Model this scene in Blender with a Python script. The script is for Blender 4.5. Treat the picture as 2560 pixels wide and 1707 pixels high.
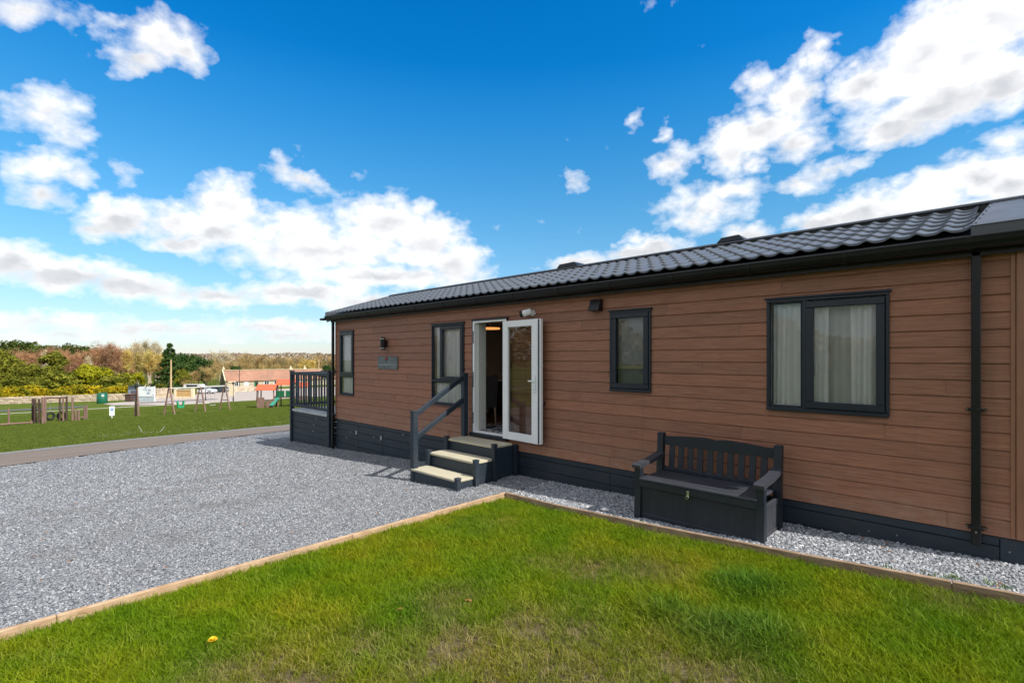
import bpy, bmesh, math, random
import numpy as np
from mathutils import Vector, Matrix
R = math.radians
for o in list(bpy.data.objects):
    bpy.data.objects.remove(o)
S = bpy.context.scene
C = S.collection

# ------------------------------------------------------------------ camera, sky, sun, exposure
YAW = 44.144
CAM = np.array([0.0, -6.15, 1.765])
FPX = 1257.0 / 2560.0
cd = bpy.data.cameras.new('camera')
cam = bpy.data.objects.new('camera', cd)
C.objects.link(cam)
cam.location = CAM
cam.rotation_euler = (R(90), 0, R(YAW))
cd.sensor_width = 36.0
cd.lens = FPX * 36.0
cd.shift_y = 0.01543
cd.clip_end = 3000
S.camera = cam

SUN_AZ, SUN_EL = 9.0, 46.0          # azimuth from +x (along the lodge wall) towards +y
sdir = Vector((math.cos(R(SUN_EL)) * math.cos(R(SUN_AZ)), math.cos(R(SUN_EL)) * math.sin(R(SUN_AZ)), math.sin(R(SUN_EL))))
ld = bpy.data.lights.new('sun', 'SUN')
ld.energy = 3.3
ld.angle = R(0.5)
ld.color = (1.0, 0.95, 0.87)
sun = bpy.data.objects.new('sun', ld)
C.objects.link(sun)
sun.rotation_euler = (-sdir).to_track_quat('-Z', 'Y').to_euler()

S.view_settings.view_transform = 'Standard'
S.view_settings.look = 'None'
S.view_settings.gamma = 1.0
S.view_settings.use_curve_mapping = False
S.view_settings.exposure = 0.78

world = bpy.data.worlds.new('World')
S.world = world
world.use_nodes = True


class NT:
    """small helper for building node trees"""
    def __init__(self, tree):
        self.t = tree
        self.n = tree.nodes
        self.l = tree.links

    def new(self, kind, **kw):
        nd = self.n.new(kind)
        for k, v in kw.items():
            setattr(nd, k, v)
        return nd

    def put(self, sock, v):
        if isinstance(v, bpy.types.NodeSocket):
            self.l.new(v, sock)
        elif v is not None:
            sock.default_value = v

    def math(self, op, a, b=None, c=None, clamp=False):
        nd = self.new('ShaderNodeMath', operation=op)
        nd.use_clamp = clamp
        self.put(nd.inputs[0], a)
        self.put(nd.inputs[1], b)
        self.put(nd.inputs[2], c)
        return nd.outputs[0]

    def vmath(self, op, a, b=None):
        nd = self.new('ShaderNodeVectorMath', operation=op)
        self.put(nd.inputs[0], a)
        if b is not None:
            self.put(nd.inputs[1], b)
        return nd.outputs[1] if op in ('LENGTH', 'DOT_PRODUCT') else nd.outputs[0]

    def noise(self, vec, scale, detail=4, rough=0.5, dim='3D', dist=0.0):
        nd = self.new('ShaderNodeTexNoise', noise_dimensions=dim)
        self.put(nd.inputs['Vector'], vec)
        nd.inputs['Scale'].default_value = scale
        nd.inputs['Detail'].default_value = detail
        nd.inputs['Roughness'].default_value = rough
        nd.inputs['Distortion'].default_value = dist
        return nd.outputs['Fac'] if 'Fac' in nd.outputs else nd.outputs[0]

    def ramp(self, fac, stops, mode='LINEAR'):
        nd = self.new('ShaderNodeValToRGB')
        cr = nd.color_ramp
        cr.interpolation = mode
        while len(cr.elements) < len(stops):
            cr.elements.new(0.5)
        for e, (p, c) in zip(cr.elements, stops):
            e.position = p
            e.color = (c[0], c[1], c[2], 1) if not isinstance(c, float) else (c, c, c, 1)
        self.put(nd.inputs[0], fac)
        return nd.outputs[0]

    def mix(self, fac, a, b, mode='MIX'):
        nd = self.new('ShaderNodeMix', data_type='RGBA', blend_type=mode)
        self.put(nd.inputs[0], fac)
        for s, v in ((nd.inputs[6], a), (nd.inputs[7], b)):
            if isinstance(v, (tuple, list)):
                v = (v[0], v[1], v[2], 1)
            self.put(s, v)
        return nd.outputs[2]

    def mapr(self, v, a, b, c=0.0, d=1.0, smooth=False):
        nd = self.new('ShaderNodeMapRange')
        if smooth:
            nd.interpolation_type = 'SMOOTHSTEP'
        self.put(nd.inputs[0], v)
        for i, x in enumerate((a, b, c, d)):
            nd.inputs[i + 1].default_value = x
        return nd.outputs[0]

    def scaled(self, vec, s):
        nd = self.new('ShaderNodeMapping')
        self.put(nd.inputs[0], vec)
        nd.inputs['Scale'].default_value = s
        return nd.outputs[0]


# clouds: azimuth (deg, 0 = -x, growing towards +y), elevation (deg), half widths, tilt, weight
CLOUDS = [
    (1.7, 26.5, 2.78, 1.05, 21, 0.60), (3.9, 26.9, 0.81, 0.94, 20, 0.50), (10.7, 27.3, 3.02, 1.76, 16, 0.95), (9.4, 25.5, 2.52, 1.02, 21, 0.90), (8.1, 27.7, 1.50, 0.56, 18, 0.60),
    (12.9, 27.1, 1.67, 1.33, -5, 0.85), (3.2, 19.9, 2.45, 1.48, 16, 0.85), (4.3, 18.6, 1.57, 1.36, -30, 0.75), (2.9, 15.5, 2.27, 1.24, 13, 0.85), (2.9, 13.3, 1.63, 1.20, 12, 0.85),
    (4.7, 15.2, 1.46, 0.80, 12, 0.70), (21.4, 19.0, 0.96, 1.11, 8, 0.65), (23.3, 18.0, 2.82, 0.87, -13, 0.75), (8.3, 16.2, 0.73, 0.73, 12, 0.45), (8.1, 12.2, 2.75, 1.55, 9, 1.24),
    (12.1, 12.5, 2.87, 1.62, 8, 1.24), (16.4, 14.4, 2.80, 2.68, 8, 1.36), (6.7, 13.5, 0.70, 0.84, 10, 0.85), (6.4, 11.0, 1.66, 0.75, 9, 0.85), (15.6, 12.1, 3.44, 1.50, 7, 1.24),
    (22.6, 12.8, 4.26, 2.31, 5, 1.30), (31.8, 14.5, 5.38, 2.57, 3, 1.36), (36.4, 12.8, 4.00, 2.99, 2, 1.36), (39.5, 10.5, 3.57, 2.43, -18, 1.24), (25.9, 11.1, 9.30, 2.06, 4, 1.36),
    (12.9, 10.7, 2.92, 0.81, 7, 0.90), (30.4, 8.8, 9.77, 1.29, 2, 1.18), (1.1, 7.7, 2.56, 1.43, 8, 1.24), (4.3, 7.0, 4.59, 1.35, 0, 1.24), (8.7, 6.5, 4.35, 1.26, -1, 1.18),
    (15.6, 6.0, 6.84, 1.01, 3, 0.95), (23.7, 6.9, 6.67, 1.16, 3, 1.18), (29.2, 5.9, 5.88, 0.95, 2, 0.90), (2.9, 3.1, 4.42, 0.73, 3, 0.80), (10.4, 2.6, 7.59, 0.59, 2, 0.75),
    (19.5, 3.1, 5.51, 0.81, 2, 0.80), (21.6, 2.2, 6.46, 0.50, 1, 0.60), (4.3, 1.8, 6.41, 0.48, 2, 0.60), (85.3, 24.9, 4.55, 3.10, 33, 1.47), (80.9, 24.1, 2.63, 1.89, 18, 1.30),
    (89.5, 25.8, 3.56, 2.40, -21, 1.36), (87.5, 23.5, 3.83, 2.48, 5, 1.47), (90.1, 21.4, 2.21, 1.98, -18, 1.36), (85.3, 20.9, 4.97, 1.78, 2, 1.36), (83.0, 19.9, 3.41, 1.39, -3, 1.30),
    (90.7, 26.4, 1.47, 1.29, -22, 0.90), (86.7, 21.6, 4.06, 1.49, -17, 1.36), (72.3, 22.0, 4.59, 1.83, 5, 1.24), (69.5, 20.9, 2.12, 2.73, -8, 1.18), (75.2, 24.2, 2.30, 2.24, 31, 1.18),
    (76.9, 27.0, 1.35, 1.63, -22, 0.90), (71.9, 25.9, 1.68, 1.32, -11, 0.80), (75.2, 20.5, 2.46, 1.57, -11, 0.95), (71.3, 19.0, 1.12, 1.10, -8, 0.70), (63.4, 20.2, 2.19, 1.40, 13, 0.80),
    (62.7, 22.9, 0.63, 0.74, -6, 0.45), (68.4, 16.9, 3.63, 1.10, 3, 0.85), (66.7, 15.6, 3.99, 1.77, -6, 0.85), (65.6, 14.2, 2.42, 1.13, -5, 0.70), (75.2, 16.6, 2.10, 0.66, -9, 0.65),
    (77.6, 17.2, 2.37, 0.81, 12, 0.75), (80.2, 17.7, 1.78, 0.57, 11, 0.60), (88.8, 14.6, 2.99, 1.72, -13, 1.42), (85.3, 13.9, 3.41, 1.88, 14, 1.42), (80.6, 13.4, 3.30, 1.63, 9, 1.30),
    (77.1, 12.8, 2.34, 1.30, -7, 1.18), (90.7, 13.7, 2.10, 2.28, -13, 1.42), (85.3, 12.1, 6.87, 1.51, -10, 1.36), (90.1, 17.1, 1.47, 0.93, 4, 0.70), (60.4, 11.4, 4.25, 0.94, 2, 1.18),
    (53.2, 10.5, 3.57, 0.96, 6, 0.95), (62.3, 11.8, 2.10, 1.05, -3, 1.18), (59.7, 13.0, 1.37, 0.67, -3, 0.60), (70.9, 12.4, 2.44, 1.10, -6, 0.95), (53.0, 19.2, 1.08, 0.89, -2, 0.55),
    (59.7, 24.7, 0.60, 0.51, -5, 0.35),
]


def cloud_group():
    g = bpy.data.node_groups.new('cloud_field', 'ShaderNodeTree')
    g.interface.new_socket('P', in_out='INPUT', socket_type='NodeSocketVector')
    g.interface.new_socket('F', in_out='OUTPUT', socket_type='NodeSocketFloat')
    t = NT(g)
    gi = t.new('NodeGroupInput')
    go = t.new('NodeGroupOutput')
    acc = None
    for (a, e, ra, rb, rot, w) in CLOUDS:
        m = t.new('ShaderNodeMapping', vector_type='TEXTURE')
        if acc is None:
            t.l.new(gi.outputs[0], m.inputs[0])
        else:      # chained, so that the shader compiler takes one puff after the other (its stack is small)
            ma = t.new('ShaderNodeVectorMath', operation='MULTIPLY_ADD')
            t.l.new(acc, ma.inputs[0])
            ma.inputs[1].default_value = (1e-6, 1e-6, 1e-6)
            t.l.new(gi.outputs[0], ma.inputs[2])
            t.l.new(ma.outputs[0], m.inputs[0])
        m.inputs['Location'].default_value = (a, e, 0)
        m.inputs['Rotation'].default_value = (0, 0, R(rot))
        m.inputs['Scale'].default_value = (ra * 1.25, rb * 1.25, 1)
        v = t.math('MULTIPLY_ADD', t.vmath('LENGTH', m.outputs[0]), -w, w)
        if acc is None:
            acc = v
        else:
            acc = t.math('SMOOTH_MAX', acc, v, 0.12)
    t.l.new(acc, go.inputs[0])
    return g


def build_world():
    t = NT(world.node_tree)
    t.n.clear()
    out = t.new('ShaderNodeOutputWorld')
    bg = t.new('ShaderNodeBackground')
    bg.inputs[1].default_value = 0.1
    sky = t.new('ShaderNodeTexSky', sky_type='NISHITA')
    sky.sun_disc = False
    sky.sun_elevation = R(SUN_EL)
    sky.sun_rotation = R(90.0 - SUN_AZ)
    sky.air_density = 1.0
    sky.dust_density = 0.15
    sky.ozone_density = 3.0
    tc = t.new('ShaderNodeTexCoord')
    d = tc.outputs['Generated']
    sp = t.new('ShaderNodeSeparateXYZ')
    t.l.new(d, sp.inputs[0])
    az = t.math('MULTIPLY', t.math('ARCTAN2', sp.outputs[1], t.math('MULTIPLY', sp.outputs[0], -1.0)), 57.29578)
    el = t.math('MULTIPLY', t.math('ARCSINE', sp.outputs[2]), 57.29578)
    cb = t.new('ShaderNodeCombineXYZ')
    t.l.new(az, cb.inputs[0])
    t.l.new(el, cb.inputs[1])
    P = cb.outputs[0]
    # domain warp
    wn = t.new('ShaderNodeTexNoise', noise_dimensions='3D')
    t.l.new(t.scaled(P, (1, 1.5, 1)), wn.inputs['Vector'])
    wn.inputs['Scale'].default_value = 0.75
    wn.inputs['Detail'].default_value = 4
    w0 = t.vmath('SUBTRACT', wn.outputs['Color'], (0.5, 0.5, 0.5))
    w1 = t.vmath('MULTIPLY', w0, (2.2, 1.5, 0))
    PW = t.vmath('ADD', P, w1)
    grp = cloud_group()

    def field(vec):
        g = t.new('ShaderNodeGroup')
        g.node_tree = grp
        t.l.new(vec, g.inputs[0])
        return g.outputs[0]
    f0 = field(PW)
    fl = field(t.vmath('ADD', PW, (0, -1.9, 0)))
    # clouds outside the view, cover thickened there to add fill light
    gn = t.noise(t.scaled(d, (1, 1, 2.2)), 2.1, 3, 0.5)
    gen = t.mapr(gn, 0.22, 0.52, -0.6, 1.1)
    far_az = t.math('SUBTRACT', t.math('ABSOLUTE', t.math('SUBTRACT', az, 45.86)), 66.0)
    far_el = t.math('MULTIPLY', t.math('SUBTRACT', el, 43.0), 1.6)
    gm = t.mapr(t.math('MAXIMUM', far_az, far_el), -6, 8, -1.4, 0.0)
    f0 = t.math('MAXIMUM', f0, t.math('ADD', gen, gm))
    cs = t.scaled(P, (1, 1.35, 1))
    n1 = t.noise(cs, 0.40, 8, 0.53)
    n1b = t.noise(t.vmath('ADD', cs, (0.4, 0.8, 0)), 0.46, 6, 0.46)
    dens = t.math('ADD', f0, t.math('MULTIPLY', t.math('SUBTRACT', n1, 0.5), 1.6))
    alpha = t.mapr(dens, -0.10, 0.66, 0, 1)
    # puffs lit from the upper right; undersides greyer
    relief = t.math('MULTIPLY', t.math('SUBTRACT', n1, n1b), 0.34)
    under = t.math('MULTIPLY', t.mapr(t.math('SUBTRACT', f0, fl), -0.05, 1.0, 0, 1), t.mapr(dens, 0.0, 1.0, 0, 1))
    lum = t.math('SUBTRACT', t.math('ADD', 0.90, relief), t.math('MULTIPLY', under, 0.34), clamp=False)
    lum = t.math('MINIMUM', t.math('MAXIMUM', lum, 0.3), 1.0)
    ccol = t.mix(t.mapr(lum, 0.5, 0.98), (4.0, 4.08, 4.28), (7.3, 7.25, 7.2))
    # the photograph's strongly saturated polarised blue
    hs = t.new('ShaderNodeHueSaturation')
    t.l.new(sky.outputs[0], hs.inputs['Color'])
    t.l.new(t.mapr(el, 3.0, 30.0, 0.86, 1.42), hs.inputs['Saturation'])
    hs.inputs['Value'].default_value = 1.0
    tint = t.mix(1.0, hs.outputs[0], t.mix(t.mapr(el, 0.0, 26.0, 0, 1, smooth=False), SKY_LOW, SKY_TINT), 'MULTIPLY')
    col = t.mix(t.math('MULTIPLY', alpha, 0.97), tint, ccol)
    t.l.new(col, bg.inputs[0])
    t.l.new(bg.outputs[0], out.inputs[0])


SKY_TINT = (0.40, 1.15, 1.19)
SKY_LOW = (0.60, 0.62, 0.72)
build_world()

# ------------------------------------------------------------------ terrain height
ZT = [(-2500, -14), (-400, -9), (-150, -6.9), (-100, -5.0), (-70, -3.8), (-55, -3.5), (-47, -2.95), (-21, -1.0), (-18, -.86), (-12.3, -.59), (-6, -.24), (0, -.02), (6, .12), (20, .5), (60, 3), (2500, 5)]
_zx = [a for a, b in ZT]
_zz = [b for a, b in ZT]


def gz(x):
    return float(np.interp(x, _zx, _zz))


fwd = np.array([-math.sin(R(YAW)), math.cos(R(YAW)), 0])
rgt = np.array([math.cos(R(YAW)), math.sin(R(YAW)), 0])


def spot(px, depth):
    """ground point seen at that bearing (photo column) and that distance"""
    p = CAM + depth * (fwd + rgt * ((px - 1280.0) / 1257.0))
    return np.array([p[0], p[1], gz(p[0])])


# ------------------------------------------------------------------ object helpers
ORG = {}


def tag(o, label=None, cat=None, group=None, kind=None):
    if label:
        o['label'] = label
    if cat:
        o['category'] = cat
    if group:
        o['group'] = group
    if kind:
        o['kind'] = kind
    return o


def thing(name, label, cat, loc=(0, 0, 0), group=None):
    o = bpy.data.objects.new(name, None)
    o.empty_display_size = 0.1
    C.objects.link(o)
    o.location = loc
    ORG[o.name] = tuple(float(v) for v in loc)
    return tag(o, label, cat, group)


class MB:
    def __init__(self):
        self.v = []
        self.f = []

    def add(self, vs, fs):
        n = len(self.v)
        self.v.extend(tuple(map(float, p)) for p in vs)
        self.f.extend(tuple(i + n for i in q) for q in fs)
        return self

    def box(self, x0, x1, y0, y1, z0, z1, c=0.0, M=None):
        x0, x1 = min(x0, x1), max(x0, x1)
        y0, y1 = min(y0, y1), max(y0, y1)
        z0, z1 = min(z0, z1), max(z0, z1)
        c = min(c, 0.45 * min(x1 - x0, y1 - y0, z1 - z0))
        X, Y, Z = (x0, x1), (y0, y1), (z0, z1)
        if c <= 0:
            vs = [(X[i], Y[j], Z[k]) for i in (0, 1) for j in (0, 1) for k in (0, 1)]
            fs = [(0, 1, 3, 2), (4, 6, 7, 5), (0, 4, 5, 1), (2, 3, 7, 6), (0, 2, 6, 4), (1, 5, 7, 3)]
        else:
            vs, idx = [], {}
            for i in (0, 1):
                for j in (0, 1):
                    for k in (0, 1):
                        sx, sy, sz = (1 - 2 * i), (1 - 2 * j), (1 - 2 * k)
                        b = (X[i], Y[j], Z[k])
                        for a in range(3):
                            p = [b[0] + sx * c, b[1] + sy * c, b[2] + sz * c]
                            p[a] = b[a]
                            idx[(i, j, k, a)] = len(vs)
                            vs.append(tuple(p))
            fs = []
            g = lambda i, j, k, a: idx[(i, j, k, a)]
            for s in (0, 1):
                fs.append((g(s, 0, 0, 0), g(s, 1, 0, 0), g(s, 1, 1, 0), g(s, 0, 1, 0)))
                fs.append((g(0, s, 0, 1), g(1, s, 0, 1), g(1, s, 1, 1), g(0, s, 1, 1)))
                fs.append((g(0, 0, s, 2), g(1, 0, s, 2), g(1, 1, s, 2), g(0, 1, s, 2)))
            for s in (0, 1):
                for u in (0, 1):
                    fs.append((g(0, s, u, 1), g(1, s, u, 1), g(1, s, u, 2), g(0, s, u, 2)))
                    fs.append((g(s, 0, u, 0), g(s, 1, u, 0), g(s, 1, u, 2), g(s, 0, u, 2)))
                    fs.append((g(s, u, 0, 0), g(s, u, 1, 0), g(s, u, 1, 1), g(s, u, 0, 1)))
            for i in (0, 1):
                for j in (0, 1):
                    for k in (0, 1):
                        fs.append((g(i, j, k, 0), g(i, j, k, 1), g(i, j, k, 2)))
        if M is not None:
            vs = [tuple(M @ Vector(p)) for p in vs]
        return self.add(vs, fs)

    def bar(self, p0, p1, w, h, c=0.0, up=(0, 0, 1)):
        p0, p1 = Vector(p0), Vector(p1)
        d = p1 - p0
        L = d.length
        z = d.normalized()
        u = Vector(up)
        if abs(z.dot(u)) > 0.99:
            u = Vector((1, 0, 0))
        x = u.cross(z).normalized()
        y = z.cross(x)
        M = Matrix(((x.x, y.x, z.x, p0.x), (x.y, y.y, z.y, p0.y), (x.z, y.z, z.z, p0.z), (0, 0, 0, 1)))
        return self.box(-w / 2, w / 2, -h / 2, h / 2, 0, L, c, M)

    def tube(self, p0, p1, r0, r1=None, n=8, caps=True):
        r1 = r0 if r1 is None else r1
        p0, p1 = Vector(p0), Vector(p1)
        z = (p1 - p0).normalized()
        u = Vector((0, 0, 1)) if abs(z.z) < 0.9 else Vector((1, 0, 0))
        x = u.cross(z).normalized()
        y = z.cross(x)
        vs = []
        for p, r in ((p0, r0), (p1, r1)):
            for i in range(n):
                a = 2 * math.pi * i / n
                vs.append(p + x * (r * math.cos(a)) + y * (r * math.sin(a)))
        fs = [(i, (i + 1) % n, n + (i + 1) % n, n + i) for i in range(n)]
        if caps:
            fs += [tuple(range(n))[::-1], tuple(range(n, 2 * n))]
        return self.add(vs, fs)

    def extrude_x(self, prof, x0, x1, close=True):
        """profile of (y, z) swept along x"""
        n = len(prof)
        vs = [(x0, a, b) for a, b in prof] + [(x1, a, b) for a, b in prof]
        m = n if close else n - 1
        fs = [(i, (i + 1) % n, n + (i + 1) % n, n + i) for i in range(m)]
        if close:
            fs += [tuple(range(n))[::-1], tuple(range(n, 2 * n))]
        return self.add(vs, fs)

    def prism(self, poly, axis, a0, a1):
        """polygon in the two other axes extruded along axis"""
        n = len(poly)

        def P(u, w, a):
            return {0: (a, u, w), 1: (u, a, w), 2: (u, w, a)}[axis]
        vs = [P(u, w, a0) for u, w in poly] + [P(u, w, a1) for u, w in poly]
        fs = [(i, (i + 1) % n, n + (i + 1) % n, n + i) for i in range(n)]
        fs += [tuple(range(n))[::-1], tuple(range(n, 2 * n))]
        return self.add(vs, fs)

    def sphere(self, c, r, nu=12, nv=8, sz=1.0):
        vs = [(c[0], c[1], c[2] + r * sz)]
        for j in range(1, nv):
            th = math.pi * j / nv
            for i in range(nu):
                a = 2 * math.pi * i / nu
                vs.append((c[0] + r * math.sin(th) * math.cos(a), c[1] + r * math.sin(th) * math.sin(a), c[2] + r * sz * math.cos(th)))
        vs.append((c[0], c[1], c[2] - r * sz))
        fs = [(0, 1 + i, 1 + (i + 1) % nu) for i in range(nu)]
        for j in range(nv - 2):
            b = 1 + j * nu
            fs += [(b + i, b + nu + i, b + nu + (i + 1) % nu, b + (i + 1) % nu) for i in range(nu)]
        b = 1 + (nv - 2) * nu
        fs += [(b + i, len(vs) - 1, b + (i + 1) % nu) for i in range(nu)]
        return self.add(vs, fs)

    def torus(self, c, R0, r, ax, n=24, m=8):
        ax = Vector(ax).normalized()
        u = ax.orthogonal().normalized()
        w = ax.cross(u)
        c = Vector(c)
        vs = []
        for i in range(n):
            a = 2 * math.pi * i / n
            dd = u * math.cos(a) + w * math.sin(a)
            for j in range(m):
                b = 2 * math.pi * j / m
                vs.append(c + dd * (R0 + r * math.cos(b)) + ax * (r * math.sin(b) * 1.3))
        fs = [(i * m + j, ((i + 1) % n) * m + j, ((i + 1) % n) * m + (j + 1) % m, i * m + (j + 1) % m) for i in range(n) for j in range(m)]
        return self.add(vs, fs)

    def build(self, name, mat, parent=None, smooth=False, kind=None, label=None, fixn=True):
        me = bpy.data.meshes.new(name)
        og = (0, 0, 0)
        if parent is not None:
            og = ORG[parent.name]
        vs = [(a - og[0], b - og[1], c - og[2]) for a, b, c in self.v]
        me.from_pydata(vs, [], self.f)
        if fixn and len(self.f) < 60000:
            bm = bmesh.new()
            bm.from_mesh(me)
            bmesh.ops.recalc_face_normals(bm, faces=bm.faces)
            bm.to_mesh(me)
            bm.free()
        if smooth:
            me.polygons.foreach_set('use_smooth', [True] * len(me.polygons))
        o = bpy.data.objects.new(name, me)
        C.objects.link(o)
        if mat is not None:
            me.materials.append(mat)
        if parent is not None:
            o.parent = parent
        ORG[o.name] = og
        return tag(o, label, None, None, kind)


def solo(name, mb, mat, label, cat, loc, group=None, smooth=False):
    """a thing that is one mesh, its origin at loc"""
    ORG['_tmp'] = loc
    class _P: name = '_tmp'
    me_o = MB()
    me_o.v = [(a - loc[0], b - loc[1], c - loc[2]) for a, b, c in mb.v]
    me_o.f = mb.f
    o = me_o.build(name, mat, None, smooth)
    o.location = loc
    ORG[o.name] = tuple(loc)
    return tag(o, label, cat, group)


def copy_tree(o, parent=None):
    c = o.copy()
    C.objects.link(c)
    if parent is not None:
        c.parent = parent
    for ch in [x for x in o.children]:
        copy_tree(ch, c)
    return c


# ------------------------------------------------------------------ materials
MATS = {}


def mat(name, base, rough=0.6, spec=0.5, var=0.0, vscale=4.0, vstretch=(1, 1, 1), bump=0.0, bscale=40.0, bstretch=(1, 1, 1), base2=None, metal=0.0, objvar=0.0, dirt=0.0, coord='Object', bdist=0.01):
    m = bpy.data.materials.new(name)
    m.use_nodes = True
    t = NT(m.node_tree)
    t.n.clear()
    out = t.new('ShaderNodeOutputMaterial')
    bs = t.new('ShaderNodeBsdfPrincipled')
    t.l.new(bs.outputs[0], out.inputs[0])
    bs.inputs['Roughness'].default_value = rough
    bs.inputs['Specular IOR Level'].default_value = spec
    bs.inputs['Metallic'].default_value = metal
    tc = t.new('ShaderNodeTexCoord')
    co = tc.outputs[coord]
    col = None
    if base2 is None:
        base2 = tuple(min(1, b * (1 + var)) for b in base)
        base = tuple(b * (1 - var) for b in base)
    n = t.noise(t.scaled(co, vstretch), vscale, 6, 0.6)
    col = t.ramp(n, [(0.3, base), (0.7, base2)])
    if objvar > 0:
        oi = t.new('ShaderNodeObjectInfo')
        v = t.mapr(oi.outputs['Random'], 0, 1, 1 - objvar, 1 + objvar)
        col = t.mix(1.0, col, t.ramp(oi.outputs['Random'], [(0, (1 - objvar,) * 3), (1, (1.0,) * 3)]), 'MULTIPLY')
    if dirt > 0:
        dn = t.noise(co, 1.7, 5, 0.65)
        col = t.mix(t.mapr(dn, 0.5, 0.75, 0, dirt), col, (0.16, 0.14, 0.12))
        rr = t.mapr(dn, 0.35, 0.7, rough * 0.85, min(1, rough * 1.2))
        t.l.new(rr, bs.inputs['Roughness'])
    t.l.new(col, bs.inputs['Base Color'])
    if bump > 0:
        b = t.new('ShaderNodeBump')
        b.inputs['Strength'].default_value = bump
        b.inputs['Distance'].default_value = bdist
        t.l.new(t.noise(t.scaled(co, bstretch), bscale, 5, 0.6), b.inputs['Height'])
        t.l.new(b.outputs[0], bs.inputs['Normal'])
    MATS[name] = m
    return m


def cloth_mat(name, col, trans):
    m = mat(name, col, .9, spec=.1, var=.04, vscale=2, vstretch=(12, 12, 1))
    t = NT(m.node_tree)
    bs = [n for n in t.n if n.type == 'BSDF_PRINCIPLED'][0]
    out = [n for n in t.n if n.type == 'OUTPUT_MATERIAL'][0]
    tl = t.new('ShaderNodeBsdfTranslucent')
    tl.inputs[0].default_value = (*col, 1)
    mx = t.new('ShaderNodeMixShader')
    mx.inputs[0].default_value = trans
    t.l.new(bs.outputs[0], mx.inputs[1])
    t.l.new(tl.outputs[0], mx.inputs[2])
    t.l.new(mx.outputs[0], out.inputs[0])
    return m


def glass_mat(name, tint=(1, 1, 1), refl=1.0):
    m = bpy.data.materials.new(name)
    m.use_nodes = True
    t = NT(m.node_tree)
    t.n.clear()
    out = t.new('ShaderNodeOutputMaterial')
    tr = t.new('ShaderNodeBsdfTransparent')
    tr.inputs[0].default_value = (*tint, 1)
    gl = t.new('ShaderNodeBsdfGlossy')
    gl.inputs['Roughness'].default_value = 0.0
    gl.inputs[0].default_value = (0.95, 0.98, 1.0, 1)
    fr = t.new('ShaderNodeFresnel')
    fr.inputs[0].default_value = 1.5
    mx = t.new('ShaderNodeMixShader')
    t.l.new(t.math('MULTIPLY', fr.outputs[0], 1.9 * refl, clamp=True), mx.inputs[0])
    t.l.new(tr.outputs[0], mx.inputs[1])
    t.l.new(gl.outputs[0], mx.inputs[2])
    t.l.new(mx.outputs[0], out.inputs[0])
    return m


def emit_mat(name, col, s):
    m = bpy.data.materials.new(name)
    m.use_nodes = True
    t = NT(m.node_tree)
    t.n.clear()
    out = t.new('ShaderNodeOutputMaterial')
    e = t.new('ShaderNodeEmission')
    e.inputs[0].default_value = (*col, 1)
    e.inputs[1].default_value = s
    t.l.new(e.outputs[0], out.inputs[0])
    return m


def clad_mat():
    m = bpy.data.materials.new('wood_grain_cladding')
    m.use_nodes = True
    t = NT(m.node_tree)
    bs = t.n['Principled BSDF']
    tc = t.new('ShaderNodeTexCoord')
    oi = t.new('ShaderNodeObjectInfo')
    off = t.new('ShaderNodeCombineXYZ')
    t.l.new(t.math('MULTIPLY', oi.outputs['Random'], 37.0), off.inputs[0])
    co = t.vmath('ADD', tc.outputs['Object'], off.outputs[0])
    g1 = t.noise(t.scaled(co, (3.2, 3, 62)), 1.0, 8, 0.68, dist=0.6)
    g2 = t.noise(t.scaled(co, (1.0, 1, 9)), 1.3, 4, 0.6)
    g3 = t.noise(t.scaled(co, (26, 3, 160)), 1.0, 3, 0.7)
    c = t.ramp(g1, [(0.30, (0.175, 0.076, 0.043)), (0.5, (0.305, 0.136, 0.082)), (0.74, (0.43, 0.212, 0.136))])
    c = t.mix(t.mapr(g2, 0.35, 0.7, 0, 0.45), c, (0.265, 0.135, 0.092))
    c = t.mix(1.0, c, t.ramp(oi.outputs['Random'], [(0, (0.88, 0.88, 0.90)), (0.5, (1.0, 0.98, 0.96)), (1, (1.08, 1.03, 1.0))]), 'MULTIPLY')
    # pale splash dust along the bottom boards, run-down streaks under the eaves
    sz = t.new('ShaderNodeSeparateXYZ')
    t.l.new(tc.outputs['Object'], sz.inputs[0])
    dn = t.noise(t.scaled(tc.outputs['Object'], (3, 3, 3)), 1.6, 6, 0.7)
    sp_ = t.math('MULTIPLY', t.mapr(sz.outputs[2], 0.40, 0.95, 1, 0), t.mapr(dn, 0.40, 0.70, 0, 0.5))
    c = t.mix(sp_, c, (0.33, 0.25, 0.19))
    st_ = t.noise(t.scaled(tc.outputs['Object'], (9, 3, .35)), 1.0, 4, 0.6)
    c = t.mix(t.mapr(st_, 0.56, 0.78, 0, 0.35), c, (0.16, 0.085, 0.06))
    t.l.new(c, bs.inputs['Base Color'])
    bs.inputs['Roughness'].default_value = 0.55
    bs.inputs['Specular IOR Level'].default_value = 0.4
    b = t.new('ShaderNodeBump')
    b.inputs['Strength'].default_value = 0.75
    b.inputs['Distance'].default_value = 0.004
    t.l.new(t.math('ADD', g1, t.math('MULTIPLY', g3, 0.5)), b.inputs['Height'])
    t.l.new(b.outputs[0], bs.inputs['Normal'])
    return m


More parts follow.
